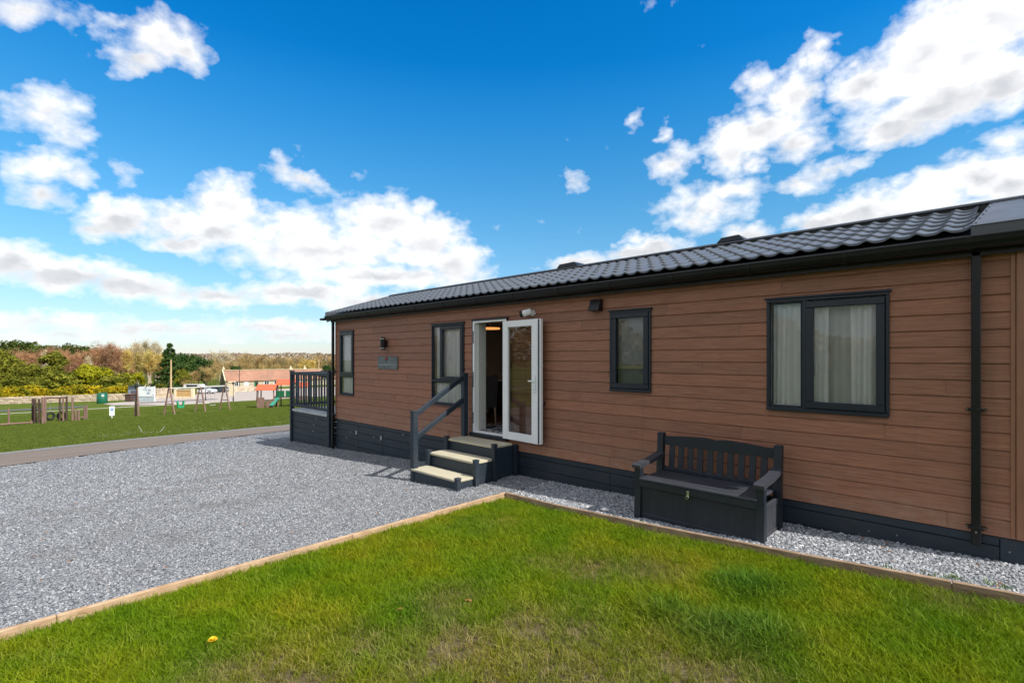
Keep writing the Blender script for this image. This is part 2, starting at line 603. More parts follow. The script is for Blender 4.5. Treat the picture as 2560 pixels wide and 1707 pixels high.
M_CLAD = clad_mat()
M_TRIM = mat('brown_corner_trim', (0.28, 0.132, 0.078), 0.5, var=.12, vscale=3, vstretch=(8, 8, 1), bump=.15, bscale=60)
M_SKIRT = mat('charcoal_boards', (0.0160, 0.030, 0.048), 0.55, var=.25, vscale=2, vstretch=(1, 1, 20), bump=.35, bscale=30, bstretch=(2, 2, 30), objvar=.25, bdist=.004, dirt=.12)
M_FRAME = mat('anthracite_upvc', (0.0055, 0.0135, 0.0265), 0.38, var=.08, dirt=.04)
M_WHITE = mat('white_upvc', (0.84, 0.86, 0.88), 0.35, var=.03, dirt=.05)
M_CREAMJ = mat('cream_jamb', (0.62, 0.62, 0.58), 0.5, var=.03)
M_BLACK = mat('black_plastic', (0.0045, 0.0055, 0.0075), 0.4, spec=.4, var=.15, dirt=.02)
M_GUTTER = mat('black_gutter', (0.0045, 0.0055, 0.0075), 0.42, spec=.35, var=.15, dirt=.03)
M_TILE = mat('charcoal_tile', (0.088, 0.102, 0.124), 0.38, spec=.5, var=.12, vscale=3, bump=.12, bscale=120, objvar=.12, dirt=.10)
M_FLASH = mat('grey_flashing', (0.066, 0.074, 0.088), 0.4, var=.08, vscale=2, bump=.05, bscale=30, dirt=.08)
M_SCREW = mat('screw_head', (0.02, 0.022, 0.026), 0.4)
M_STEEL = mat('bright_steel', (0.6, 0.6, 0.62), 0.3, metal=1.0)
M_CHROME = mat('satin_handle', (0.75, 0.76, 0.78), 0.25, metal=.6)
M_TREAD = mat('cream_tread', (0.50, 0.46, 0.34), 0.7, var=.10, vscale=3, vstretch=(1, 6, 1), bump=.25, bscale=60, bstretch=(1, 6, 1), dirt=.10, bdist=.004)
M_BENCH = mat('dark_grey_resin', (0.0095, 0.016, 0.027), 0.5, var=.20, vscale=2, vstretch=(4, 4, 1), bump=.3, bscale=50, bstretch=(5, 5, 1), bdist=.004, dirt=.06)
M_BENCHT = mat('weathered_resin', (0.034, 0.038, 0.050), 0.55, var=.25, vscale=3, vstretch=(1, 8, 8), bump=.3, bscale=40, bstretch=(1, 8, 8), bdist=.004, dirt=.12)
M_TIMBER = mat('edging_timber', (0.36, 0.22, 0.12), 0.8, base2=(0.56, 0.40, 0.26), vscale=2.5, vstretch=(3, 3, 14), bump=.4, bscale=30, bstretch=(2, 2, 20), dirt=.35, bdist=.004)
M_TIMBER_SHADED = mat('edging_timber_shaded', (0.16, 0.095, 0.055), 0.85, base2=(0.42, 0.30, 0.20), vscale=2.5, vstretch=(2, 3, 14), bump=.4, bscale=30, bstretch=(2, 2, 20), dirt=.3, bdist=.004)  # edging timber again, the shade on its face put into the colour
M_CURTAIN = cloth_mat('white_curtain', (0.90, 0.91, 0.91), .18)
M_NET = mat('net_fabric', (0.50, 0.51, 0.49), .9, spec=.1, var=.05)
M_BLIND = mat('grey_blind', (0.30, 0.32, 0.33), 0.8, var=.05, vscale=3)
M_GLASS = glass_mat('window_glass', (0.98, 0.99, 0.99), .65)
M_DGLASS = glass_mat('door_glass', (0.80, 0.81, 0.80), .85)
M_WALLIN = mat('interior_wall', (0.60, 0.58, 0.55), 0.9, var=.04)
M_FLOORIN = mat('interior_floor', (0.10, 0.075, 0.055), 0.5, var=.2, vscale=2, vstretch=(8, 1, 1))
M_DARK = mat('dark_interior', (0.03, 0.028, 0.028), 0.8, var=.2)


def rug_mat():
    m = bpy.data.materials.new('patterned_rug')
    m.use_nodes = True
    t = NT(m.node_tree)
    bs = t.n['Principled BSDF']
    tc = t.new('ShaderNodeTexCoord')
    v = t.new('ShaderNodeTexVoronoi')
    t.l.new(tc.outputs['Object'], v.inputs['Vector'])
    v.inputs['Scale'].default_value = 9
    t.l.new(t.ramp(v.outputs['Distance'], [(0.2, (0.5, 0.5, 0.5)), (0.42, (0.05, 0.06, 0.08))], 'CONSTANT'), bs.inputs['Base Color'])
    bs.inputs['Roughness'].default_value = 0.9
    return m


M_RUG = rug_mat()

# ================================================================== GROUND (structure)


def grid_sheet(name, mesh_xs, mesh_ys, m, zoff=0.0, attrs=None, keep=None, zfun=None):
    xs, ys = np.asarray(mesh_xs, float), np.asarray(mesh_ys, float)
    nx, ny = len(xs), len(ys)
    X, Y = np.meshgrid(xs, ys, indexing='ij')
    Z = np.interp(X, _zx, _zz) + zoff
    if zfun is not None:
        Z = Z + zfun(X, Y)
    V = np.stack([X.ravel(), Y.ravel(), Z.ravel()], 1)
    I = np.arange(nx * ny).reshape(nx, ny)
    F = np.stack([I[:-1, :-1].ravel(), I[1:, :-1].ravel(), I[1:, 1:].ravel(), I[:-1, 1:].ravel()], 1)
    if keep is not None:
        cx = V[F][:, :, 0].mean(1)
        cy = V[F][:, :, 1].mean(1)
        F = F[keep(cx, cy)]
    me = bpy.data.meshes.new(name)
    me.from_pydata(V.tolist(), [], F.tolist())
    for k, fn in (attrs or {}).items():
        a = me.attributes.new(k, 'FLOAT', 'POINT')
        a.data.foreach_set('value', fn(V[:, 0], V[:, 1]).astype(np.float32))
    me.polygons.foreach_set('use_smooth', [True] * len(me.polygons))
    me.materials.append(m)
    o = bpy.data.objects.new(name, me)
    C.objects.link(o)
    return o


def vnoise(x, y, s, seed=0):
    """cheap smooth value noise in numpy"""
    rs = np.random.RandomState(seed)
    T = rs.rand(64, 64)
    u, v = np.asarray(x) * s + 1000.3, np.asarray(y) * s + 1000.7
    i, j = np.floor(u).astype(int), np.floor(v).astype(int)
    a, b = u - i, v - j
    a, b = a * a * (3 - 2 * a), b * b * (3 - 2 * b)
    g = lambda p, q: T[p % 64, q % 64]
    return (g(i, j) * (1 - a) + g(i + 1, j) * a) * (1 - b) + (g(i, j + 1) * (1 - a) + g(i + 1, j + 1) * a) * b


def fbm(x, y, s, seed=0, n=4):
    r, amp, tot = 0, 1.0, 0
    for k in range(n):
        r = r + amp * vnoise(x, y, s * 2 ** k, seed + k)
        tot += amp
        amp *= 0.55
    return r / tot


def ground_mat():
    m = bpy.data.materials.new('field_turf')
    m.use_nodes = True
    t = NT(m.node_tree)
    bs = t.n['Principled BSDF']
    tc = t.new('ShaderNodeTexCoord')
    co = tc.outputs['Object']
    a = t.noise(t.scaled(co, (0.35, 1, 1)), 0.5, 5, 0.6)
    b = t.noise(t.scaled(co, (1, 1, 1)), 6.0, 5, 0.7)
    cc = t.noise(t.scaled(co, (1.2, .35, 1)), 1.1, 3, 0.6)
    c = t.ramp(b, [(0.28, (0.052, 0.086, 0.006)), (0.52, (0.088, 0.130, 0.009)), (0.75, (0.135, 0.175, 0.018))])
    c = t.mix(t.mapr(a, 0.42, 0.72, 0, 0.6), c, (0.165, 0.170, 0.032))
    c = t.mix(t.mapr(cc, 0.55, 0.75, 0, 0.4), c, (0.060, 0.110, 0.008))
    t.l.new(c, bs.inputs['Base Color'])
    bs.inputs['Roughness'].default_value = 0.9
    bs.inputs['Specular IOR Level'].default_value = 0.1
    bp = t.new('ShaderNodeBump')
    bp.inputs['Strength'].default_value = 0.9
    bp.inputs['Distance'].default_value = 0.12
    t.l.new(t.noise(co, 9, 4, 0.7), bp.inputs['Height'])
    t.l.new(bp.outputs[0], bs.inputs['Normal'])
    return m


def gravel_mat():
    m = bpy.data.materials.new('slate_gravel_bed')
    m.use_nodes = True
    t = NT(m.node_tree)
    bs = t.n['Principled BSDF']
    tc = t.new('ShaderNodeTexCoord')
    co = tc.outputs['Object']
    v = t.new('ShaderNodeTexVoronoi')
    t.l.new(co, v.inputs['Vector'])
    v.inputs['Scale'].default_value = 48
    sp = t.new('ShaderNodeSeparateColor')
    t.l.new(v.outputs['Color'], sp.inputs[0])
    c = t.ramp(sp.outputs[0], [(0.0, (0.07, 0.078, 0.09)), (0.35, (0.17, 0.18, 0.20)), (0.7, (0.265, 0.275, 0.295)), (1.0, (0.48, 0.49, 0.50))])
    c = t.mix(1.0, c, t.ramp(v.outputs['Distance'], [(0.25, (1, 1, 1)), (0.7, (0.45, 0.45, 0.47))]), 'MULTIPLY')
    pat = t.noise(co, 0.9, 5, 0.65)
    c = t.mix(t.mapr(pat, 0.58, 0.78, 0, 0.5), c, (0.10, 0.095, 0.075))
    t.l.new(c, bs.inputs['Base Color'])
    bs.inputs['Roughness'].default_value = 0.75
    bp = t.new('ShaderNodeBump')
    bp.inputs['Strength'].default_value = 0.9
    bp.inputs['Distance'].default_value = 0.02
    bp.invert = True
    t.l.new(v.outputs['Distance'], bp.inputs['Height'])
    t.l.new(bp.outputs[0], bs.inputs['Normal'])
    return m


def soil_mat():
    return mat('lawn_soil', (0.075, 0.058, 0.030), 0.95, spec=.1, base2=(0.17, 0.14, 0.075), vscale=9, bump=.8, bscale=45, bdist=.03)


def asphalt_mat(name, c0, c1, track=None):
    m = bpy.data.materials.new(name)
    m.use_nodes = True
    t = NT(m.node_tree)
    bs = t.n['Principled BSDF']
    tc = t.new('ShaderNodeTexCoord')
    co = tc.outputs['Object']
    a = t.noise(t.scaled(co, (1, .12, 1)), 1.6, 5, 0.6)
    b = t.noise(co, 30, 4, 0.7)
    c = t.ramp(a, [(0.3, c0), (0.7, c1)])
    c = t.mix(0.35, c, t.ramp(b, [(0.3, tuple(x * .5 for x in c0)), (0.7, tuple(x * 1.5 for x in c1))]))
    t.l.new(c, bs.inputs['Base Color'])
    bs.inputs['Roughness'].default_value = 0.85
    bp = t.new('ShaderNodeBump')
    bp.inputs['Strength'].default_value = 0.5
    bp.inputs['Distance'].default_value = 0.01
    t.l.new(b, bp.inputs['Height'])
    t.l.new(bp.outputs[0], bs.inputs['Normal'])
    return m


M_FIELD = ground_mat()
M_GRAVEL = gravel_mat()
M_SOIL = soil_mat()
M_ROAD = asphalt_mat('worn_brown_road', (0.135, 0.104, 0.086), (0.20, 0.158, 0.130))
M_CARPARK = asphalt_mat('pale_car_park', (0.36, 0.30, 0.26), (0.46, 0.40, 0.36))
M_PATH = asphalt_mat('dark_path', (0.075, 0.072, 0.095), (0.115, 0.11, 0.14))
M_KERB = mat('pale_kerb_stone', (0.66, 0.60, 0.48), 0.9, var=.15, vscale=.8)
M_SHOULDER = mat('grey_shoulder', (0.20, 0.20, 0.205), 0.9, var=.3, vscale=14, bump=.6, bscale=40)

gxs = np.unique(np.concatenate([np.array([-2400, -1200, -700, -500]), np.arange(-400, -150, 25), np.arange(-150, -21, 3.0), np.arange(-21, 12, 1.5), np.array([12, 20, 30, 45, 60, 100, 200, 600, 1200, 2400])]))
gys = np.unique(np.concatenate([np.array([-2400, -1000, -400, -200, -100]), np.arange(-60, 120, 6.0), np.array([130, 160, 220, 300, 400, 700, 1200, 2400])]))
g = grid_sheet('ground', gxs, gys, M_FIELD, zoff=-0.012, zfun=lambda X, Y: np.where((X > -17.2) & (X < 20), -0.14, 0.0))
tag(g, kind='structure')

# gravel parking and strip (one sheet around the lawn), 8 mm above the turf sheet
EDGE_X = -5.10
EDGE_R = [(-5.10, -1.04), (-4.12, -1.10), (-2.67, -1.08), (-1.31, -1.01), (-0.27, -0.91), (0.9, -0.80), (3.0, -0.62)]


def edge_y(x):
    return np.interp(x, [p[0] for p in EDGE_R], [p[1] for p in EDGE_R])


def road_near(y):
    return np.interp(y, [-20, -6, -3.2, 0.1, 1.4, 10, 30], [-16.2, -16.85, -17.8, -18.25, -18.5, -18.9, -19.6])


def road_far(y):
    return road_near(y) - np.interp(y, [-20, -6, -2.7, 1.8, 30], [3.5, 3.15, 2.75, 1.75, 1.7])


rs = np.random.RandomState(5)


def mound(X, Y):
    h = 0.018 * (fbm(X, Y, 0.9, 3) - 0.5) * 2 + 0.010 * (fbm(X, Y, 4.0, 9) - 0.5) * 2
    h = h + 0.05 * np.exp(-((X + 5.62) ** 2 / 0.12 + (Y + 0.22) ** 2 / 0.05))
    h = h + 0.035 * np.exp(-((Y + 0.05) ** 2 / 0.02)) * (fbm(X, Y * 0, 1.6, 21) - 0.35)
    return h


gxa = np.unique(np.round(np.concatenate([np.arange(-20.5, -12, 0.3), np.arange(EDGE_X - .02 - .12 * 57, EDGE_X, 0.12)]), 5))
gya = np.unique(np.concatenate([np.arange(-14, -7, 0.4), np.arange(-7, 0.2, 0.12), np.array([0.4, 1, 2, 4, 6])]))


def keep_gravel(cx, cy):
    return (cx <= EDGE_X) & (cx > road_near(cy))


def dens_gravel(x, y):
    x, y = np.asarray(x), np.asarray(y)
    d = np.hypot(x - CAM[0], y - CAM[1])
    v = np.interp(d, [0, 5, 8, 11, 15, 19], [1.0, 1.0, .62, .36, .16, .05])
    inpic = ((x > EDGE_X) & (y < 0.02)) | ((x <= EDGE_X + .05) & (y > -7.2) & (y < 0.03))
    # nothing under the lodge or the steps
    steps = (x > -7.05) & (x < -5.9) & (y > -1.25)
    return v * inpic * (~steps)


gravel = grid_sheet('gravel_bed', gxa, gya, M_GRAVEL, zoff=0.0, keep=keep_gravel, zfun=mound, attrs={'dens': dens_gravel})
tag(gravel, kind='structure')
sx_ = np.arange(EDGE_X, 3.0, 0.12)
tt_ = np.linspace(0, 1, 12)
SXX, STT = np.meshgrid(sx_, tt_, indexing='ij')
SYY = edge_y(SXX) + 0.015 + (0.25 - edge_y(SXX) - 0.015) * STT
SZZ = np.interp(SXX, _zx, _zz) + mound(SXX, SYY)
_n = SXX.shape
_I = np.arange(SXX.size).reshape(_n)
strip_me = bpy.data.meshes.new('gravel_strip')
strip_me.from_pydata(np.stack([SXX.ravel(), SYY.ravel(), SZZ.ravel()], 1).tolist(), [], np.stack([_I[:-1, :-1].ravel(), _I[1:, :-1].ravel(), _I[1:, 1:].ravel(), _I[:-1, 1:].ravel()], 1).tolist())
strip_me.materials.append(M_GRAVEL)
strip_me.polygons.foreach_set('use_smooth', [True] * len(strip_me.polygons))
strip_o = bpy.data.objects.new('gravel_strip', strip_me)
C.objects.link(strip_o)
tag(strip_o, kind='structure')

# lawn soil
lxs = np.arange(EDGE_X + 0.02, 3.2, 0.12)
lys = np.arange(-11, -0.5, 0.12)


def keep_lawn(cx, cy):
    return (cy < edge_y(cx) - 0.03)


BROWN = [(-2.47, -4.08, .55), (-3.11, -3.67, .28), (-3.27, -5.08, .42), (-2.02, -4.07, .5), (-1.33, -3.12, .45), (-2.37, -3.50, .35), (-3.11, -4.43, .22), (-2.13, -3.27, .30), (-1.1, -3.3, .4), (-2.75, -2.4, .35), (-2.2, -2.1, .3), (-0.3, -1.2, .25), (-2.9, -4.9, .3)]
LUSH = [(-1.31, -2.75, .24), (-1.46, -1.92, .26), (-1.1, -2.6, .18), (-1.75, -2.75, .18)]


def brown(x, y):
    v = 0
    for (a, b, r) in BROWN:
        v = np.maximum(v, np.exp(-((x - a) ** 2 + (y - b) ** 2) / (r * r)))
    v = v * (0.15 + 1.15 * fbm(x, y, 3.2, 31)) + 0.55 * np.clip(fbm(x, y, 1.3, 77) - 0.55, 0, 1) * 2
    return np.clip(v, 0, 1)


def lush(x, y):
    v = 0
    for (a, b, r) in LUSH:
        v = np.maximum(v, np.exp(-((x - a) ** 2 + (y - b) ** 2) / (r * r)))
    return np.clip(v, 0, 1)


def grass_dens(x, y):
    d = np.hypot(x - CAM[0], y - CAM[1])
    e = np.clip((edge_y(x) - y) / 0.10, 0.0, 1.0) * np.clip((x - EDGE_X) / 0.10, 0.0, 1.0)
    bare = np.clip(1.25 - 1.1 * brown(x, y) - 0.7 * np.clip(fbm(x, y, 5, 55) - 0.6, 0, 1) * 3, 0.10, 1)
    pic = (y > -6.9) & (d < 9)
    # in front of the camera only what a step aside could see
    return np.interp(d, [0, 3, 6, 9], [1, 1, .75, .5]) * e * bare * pic


def wob(X, Y):
    return 0.03 * (fbm(X, Y, 0.8, 41) - 0.5) - 0.045


lawn = grid_sheet('lawn_ground', lxs, lys, M_SOIL, zoff=0.0, keep=keep_lawn, zfun=wob,
                  attrs={'dens': grass_dens, 'brown': brown, 'lush': lush})
tag(lawn, kind='structure')

# road and shoulder
rys = np.arange(-30, 31, 1.0)


def strip(name, fa, fb, m, zoff, ys=rys, nx=5, kind='structure'):
    V, F = [], []
    for y in ys:
        a, b = float(fa(y)), float(fb(y))
        for i in range(nx):
            x = a + (b - a) * i / (nx - 1)
            V.append((x, float(y), gz(x) + zoff))
    n = len(ys)
    for j in range(n - 1):
        for i in range(nx - 1):
            F.append((j * nx + i, j * nx + i + 1, (j + 1) * nx + i + 1, (j + 1) * nx + i))
    mb = MB()
    mb.v, mb.f = V, F
    return mb.build(name, m, None, kind=kind)


def rough_edge(f, amp, seed):
    return lambda y: f(y) + amp * (fbm(np.array([y]), np.array([0.0]), 0.9, seed)[0] - .5)


rys2 = np.arange(-30, 31, 0.35)
strip('road', rough_edge(road_near, .3, 1), road_far, M_ROAD, 0.012, rys2)
strip('road_shoulder', road_far, rough_edge(lambda y: road_far(y) - 0.55, .4, 2), M_SHOULDER, 0.016, rys2)

# far side of the playground: kerb, path, car park, track
fy = np.arange(-60, 120, 3.0)
xk = lambda y: np.interp(y, [-60, 0, 8, 12, 120], [-69, -70, -69.5, -68, -68])
strip('path_kerb', lambda y: xk(y) - 0.9, xk, M_KERB, 0.02, np.arange(-60, 13, 1.5))
strip('path', lambda y: -81.5 + 0 * y, lambda y: -77.5 + 0 * y, M_PATH, 0.015, np.arange(-60, 3, 1.5))
strip('car_park', lambda y: np.interp(y, [4, 10, 13, 120], [-86, -92, -128, -128]), lambda y: np.interp(y, [4, 8, 12, 120], [-78, -69.9, -69, -68.5]), M_CARPARK, 0.012, np.arange(4, 110, 2.0))
strip('car_park_road', lambda y: np.interp(y, [6, 120], [-82, -84]), lambda y: np.interp(y, [6, 120], [-79, -80]), M_PATH, 0.026, np.arange(7, 17, 1.0))

# ================================================================== THE LODGE
LX0, LX1 = -12.28, 0.16
lodge = thing('lodge', 'long brown wood-clad holiday lodge with charcoal tiled roof and open white door', 'lodge', (-6.0, 0.0, gz(-6)))
P0, PZ = 0.195, 0.1515      # first board, board spacing
WINS = {
    'A': (-12.02, -11.34, 0.83, 2.41), 'B': (-8.17, -7.20, 0.84, 2.41), 'C': (-3.98, -3.36, 1.30, 2.41), 'D': (-1.89, -0.79, 1.185, 2.41),
    'DOOR': (-6.93, -6.06, 0.40, 2.425),
}
OPN = list(WINS.values())
TOPZ = 2.79


def board_profile(za, zb, b0, b1):
    pr = [(b0, 0.0), (b0, -0.0225), (b0 + 0.003, -0.0245), (b0 + 0.055, -0.0215), (b1 - 0.020, -0.0185), (b1 - 0.0045, -0.0095), (b1, -0.0090), (b1, 0.0)]
    out = []
    for z, y in pr:
        z = min(max(z, za), zb)
        if not out or out[-1] != (y, z):
            out.append((y, z))
    return out


random.seed(4)
clad_id = 0
k = 0
z = P0
while z < TOPZ - 0.01:
    b0, b1 = z + 0.0012, z + PZ - 0.0006
    ztop = min(b1, TOPZ)
    # horizontal intervals free of openings, with full or trimmed height
    joints = sorted([LX0 + 0.05 + ((k * 1.37 + 0.9) % 3.66) + 3.66 * i for i in range(4)])
    cuts = {LX0 + 0.03, LX1 - 0.095}
    for (a, b, c, d) in OPN:
        cuts.update((a, b))
    cuts.update(j for j in joints if LX0 + .4 < j < LX1 - .4)
    cuts = sorted(cuts)
    pieces = []
    for a, b in zip(cuts[:-1], cuts[1:]):
        mid = (a + b) / 2
        za, zb = b0, ztop
        for (oa, ob, oc, od) in OPN:
            if oa < mid < ob:
                if oc <= za and od >= zb:
                    za = zb
                elif oc > za and oc < zb and od >= zb:
                    zb = oc
                elif od > za and od < zb and oc <= za:
                    za = od
        if zb - za > 0.012:
            j0 = a in joints
            j1 = b in joints
            if pieces and abs(pieces[-1][1] - a) < 1e-6 and pieces[-1][2:] == [za, zb] and not j0:
                pieces[-1][1] = b
            else:
                pieces.append([a, b, za, zb])
    for a, b, za, zb in pieces:
        ga = 0.002 if a in joints else 0.0
        gb = 0.002 if b in joints else 0.0
        mb = MB().extrude_x(board_profile(za, zb, b0, b1), a + ga, b - gb)
        # each board its own object with its own grain (origin on the board)
        o = mb.build('cladding_board', M_CLAD, lodge)
        clad_id += 1
    for j in joints:
        if LX0 + .4 < j < LX1 - .4 and not any(oa - .03 < j < ob + .03 and od > b0 and oc < ztop for (oa, ob, oc, od) in OPN):
            MB().box(j - .006, j + .006, -0.024, -0.002, b0 + .004, ztop - .012).build('joint_strip', M_TRIM, lodge)
    z += PZ
    k += 1

# wall core with openings (front leaf), ends, back
xs = sorted({LX0 + 0.02, LX1 - 0.02} | {v for o in OPN for v in o[:2]})
zs = sorted({0.18, 2.86} | {v for o in OPN for v in o[2:]})
core = MB()
for a, b in zip(xs[:-1], xs[1:]):
    for c, d in zip(zs[:-1], zs[1:]):
        mx, mz = (a + b) / 2, (c + d) / 2
        if any(o[0] < mx < o[1] and o[2] < mz < o[3] for o in OPN):
            continue
        core.add([(a, 0.001, c), (b, 0.001, c), (b, 0.001, d), (a, 0.001, d)], [(0, 1, 2, 3)])
        core.add([(a, 0.09, c), (b, 0.09, c), (b, 0.09, d), (a, 0.09, d)], [(3, 2, 1, 0)])
for (a, b, c, d) in OPN:
    for p, q in (((a, c), (b, c)), ((b, c), (b, d)), ((b, d), (a, d)), ((a, d), (a, c))):
        core.add([(p[0], 0.001, p[1]), (q[0], 0.001, q[1]), (q[0], 0.09, q[1]), (p[0], 0.09, p[1])], [(0, 1, 2, 3)])
core.build('wall_panel', M_WALLIN, lodge, fixn=False)
DEP = 3.5
MB().box(LX0 + .021, LX0 + .10, 0.092, DEP, 0.18, 2.86).build('end_wall', M_CLAD, lodge)
MB().box(LX1 - .10, LX1 - .021, 0.092, DEP, 0.18, 2.86).build('end_wall', M_CLAD, lodge)
bw = MB()
bx_ = [LX0 + .021, -11.6, -9.7, -2.2, -.5, LX1 - .021]
for i_, (a_, b_) in enumerate(zip(bx_[:-1], bx_[1:])):
    if i_ in (1, 3):       # unseen openings added in the back wall to backlight the curtains
        bw.box(a_, b_, DEP + .001, DEP + .08, 0.18, 0.95)
        bw.box(a_, b_, DEP + .001, DEP + .08, 2.25, 2.86)
    else:
        bw.box(a_, b_, DEP + .001, DEP + .08, 0.18, 2.86)
bw.build('back_wall', M_CLAD, lodge)
MB().box(LX0 + .11, LX1 - .11, 0.093, DEP - .002, 0.30, 0.42).build('floor', M_FLOORIN, lodge)
MB().box(LX0 + .11, LX1 - .11, 0.093, DEP - .002, 2.52, 2.56).build('ceiling', M_WALLIN, lodge)
MB().box(-4.55, -4.49, 0.094, DEP - .01, 0.421, 2.519).build('partition', M_WALLIN, lodge)
MB().box(-8.95, -8.90, 1.2, DEP - .01, 0.421, 2.519).build('partition', M_WALLIN, lodge)
MB().box(-2.55, -2.49, 0.094, DEP - .01, 0.421, 2.519).build('partition', M_WALLIN, lodge)
MB().box(-7.4, -5.9, 0.12, 1.35, 0.4215, 0.432, .004).build('door_mat', M_RUG, lodge)

# corner trims
MB().box(LX0, LX0 + 0.045, -0.034, 0.05, 0.19, 2.80, .004).box(LX0 - .004, LX0 - .001, -.03, .12, .19, 2.80).build('corner_trim', M_TRIM, lodge)
tr = MB()
tr.box(LX1 - .095, LX1 - .062, -0.036, 0.0, 0.20, 2.80, .004)
tr.box(LX1 - .060, LX1 + .012, -0.048, 0.0, 0.20, 2.80, .006)
tr.box(LX1 - .002, LX1 + .012, 0.001, 0.10, 0.20, 2.80, .003)
tr.build('corner_trim', M_TRIM, lodge)

# skirting boards (charcoal), gaps between, broken in panels along the wall
zs_b = [(0.112, 0.19), (-0.058, 0.104), (-0.228, -0.066), (-0.398, -0.236), (-0.568, -0.406), (-0.70, -0.576)]
xpan = [LX0 + .02, -11.17, -10.06, -7.4, -4.0, -0.0, LX1 - .02]
for a, b in zip(xpan[:-1], xpan[1:]):
    for c, d in zs_b:
        if d < gz(a) - 0.02 and d < gz(b) - 0.02:
            continue
        if a > -1 and b > 0.1:
            continue
        MB().box(a + .002, b - .002, -0.012, 0.012, max(c, gz(a) - .12), d, .004).build('skirting_board', M_SKIRT, lodge)
MB().box(0.0, LX1 + .02, -0.020, 0.02, -.2, 0.19, .004).build('skirting_corner_post', M_SKIRT, lodge)
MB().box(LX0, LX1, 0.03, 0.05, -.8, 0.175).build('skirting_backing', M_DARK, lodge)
for x in (-11.17, -10.06):
    MB().box(x - .018, x + .018, -0.017, -0.0125, -.65, 0.10).build('skirting_batten', M_SKIRT, lodge)
for x, zc in ((-11.22, -.065), (-10.10, -.075), (-11.5, -.07), (-10.4, -.085), (-9.2, .105), (-11.7, -.235)):
    fx = MB()
    if x in (-11.22, -10.10):
        for i in range(3):
            fx.box(x - .035 + .025 * i, x - .018 + .025 * i, -0.024, -0.018, zc - .05 + .012 * i, zc + .055 - .006 * i, .002)
    else:
        fx.box(x - .05, x + .02, -0.02, -0.0125, zc - .006, zc + .006, .002)
    fx.build('skirting_clip', M_STEEL, lodge)
for x, zc in ((-.95, .02), (-.72, .03), (-1.02, -.03), (0.06, .08)):
    MB().tube((x, -0.0215 if x > 0 else -0.0125, zc), (x, -0.028 if x > 0 else -.019, zc), 0.008, 0.005, 8).build('skirting_screw', M_STEEL, lodge)

# ------------------------------------------------------------------ windows


def window(key, panes, handle=None):
    """panes: list of (x0,x1,z0,z1,opening) glass rects inside the outer frame"""
    a, b, c, d = WINS[key]
    fr = MB()
    y0 = -0.045
    # outer frame as four bars
    w = 0.030
    fr.box(a - .012, b + .012, y0, 0.03, d - w, d, .004)
    fr.box(a - .012, b + .012, y0, 0.03, c, c + w, .004)
    fr.box(a - .012, a + w - .012, y0 + .001, 0.03, c + w, d - w, .004)
    fr.box(b - w + .012, b + .012, y0 + .001, 0.03, c + w, d - w, .004)
    f = fr.build('window', M_FRAME, lodge)
    MB().box(a - .03, b + .03, -0.064, 0.0, d + .001, d + .022, .003).build('drip_trim', M_FRAME, f)
    MB().box(a - .012, b + .012, -0.056, -0.044, c - .012, c + .016, .003).build('sill', M_FRAME, f)
    s = MB()
    for (x0, x1, z0, z1, op) in panes:
        e = 0.072 if op else 0.016
        yy = y0 - (0.012 if op else -0.012)
        s2 = MB()
        s2.box(x0 - e, x1 + e, yy, -0.005, z1, z1 + e, .006)
        s2.box(x0 - e, x1 + e, yy, -0.005, z0 - e, z0, .006)
        s2.box(x0 - e, x0, yy + .001, -0.005, z0, z1, .006)
        s2.box(x1, x1 + e, yy + .001, -0.005, z0, z1, .006)
        s2.build('sash' if op else 'bead', M_FRAME, f)
        # thin double glazed unit: two leaves
        MB().add([(x0 - .002, -0.018, z0 - .002), (x1 + .002, -0.018, z0 - .002), (x1 + .002, -0.018, z1 + .002), (x0 - .002, -0.018, z1 + .002)], [(0, 1, 2, 3)]).build('pane', M_GLASS, f, fixn=False)
    return f


fA = window('A', [(-11.945, -11.415, 1.40, 2.315, True), (-11.985, -11.375, 0.875, 1.265, False)])
fB = window('B', [(-8.12, -7.93, 1.345, 2.36, False), (-7.82, -7.285, 1.395, 2.30, True), (-8.12, -7.245, 0.885, 1.265, False)])
fC = window('C', [(-3.885, -3.455, 1.405, 2.31, True)])
fD = window('D', [(-1.835, -1.56, 1.235, 2.355, False), (-1.435, -0.885, 1.29, 2.295, True)])
# mullions and transoms
MB().box(-12.0, -11.36, -0.046, 0.02, 1.282, 1.345, .004).build('transom', M_FRAME, fA)
MB().box(-8.15, -7.22, -0.046, 0.02, 1.283, 1.327, .004).build('transom', M_FRAME, fB)
MB().box(-7.912, -7.868, -0.044, 0.02, 1.33, 2.38, .004).build('mullion', M_FRAME, fB)
MB().box(-1.542, -1.482, -0.044, 0.02, 1.215, 2.38, .004).build('mullion', M_FRAME, fD)
MB().box(-1.418, -1.408, -0.01, 0.01, 1.58, 1.70, .002).build('handle', M_WHITE, fD)
MB().bar((-7.74, -0.005, 1.76), (-7.66, -0.002, 1.73), .015, .012).build('handle', M_WHITE, fB)


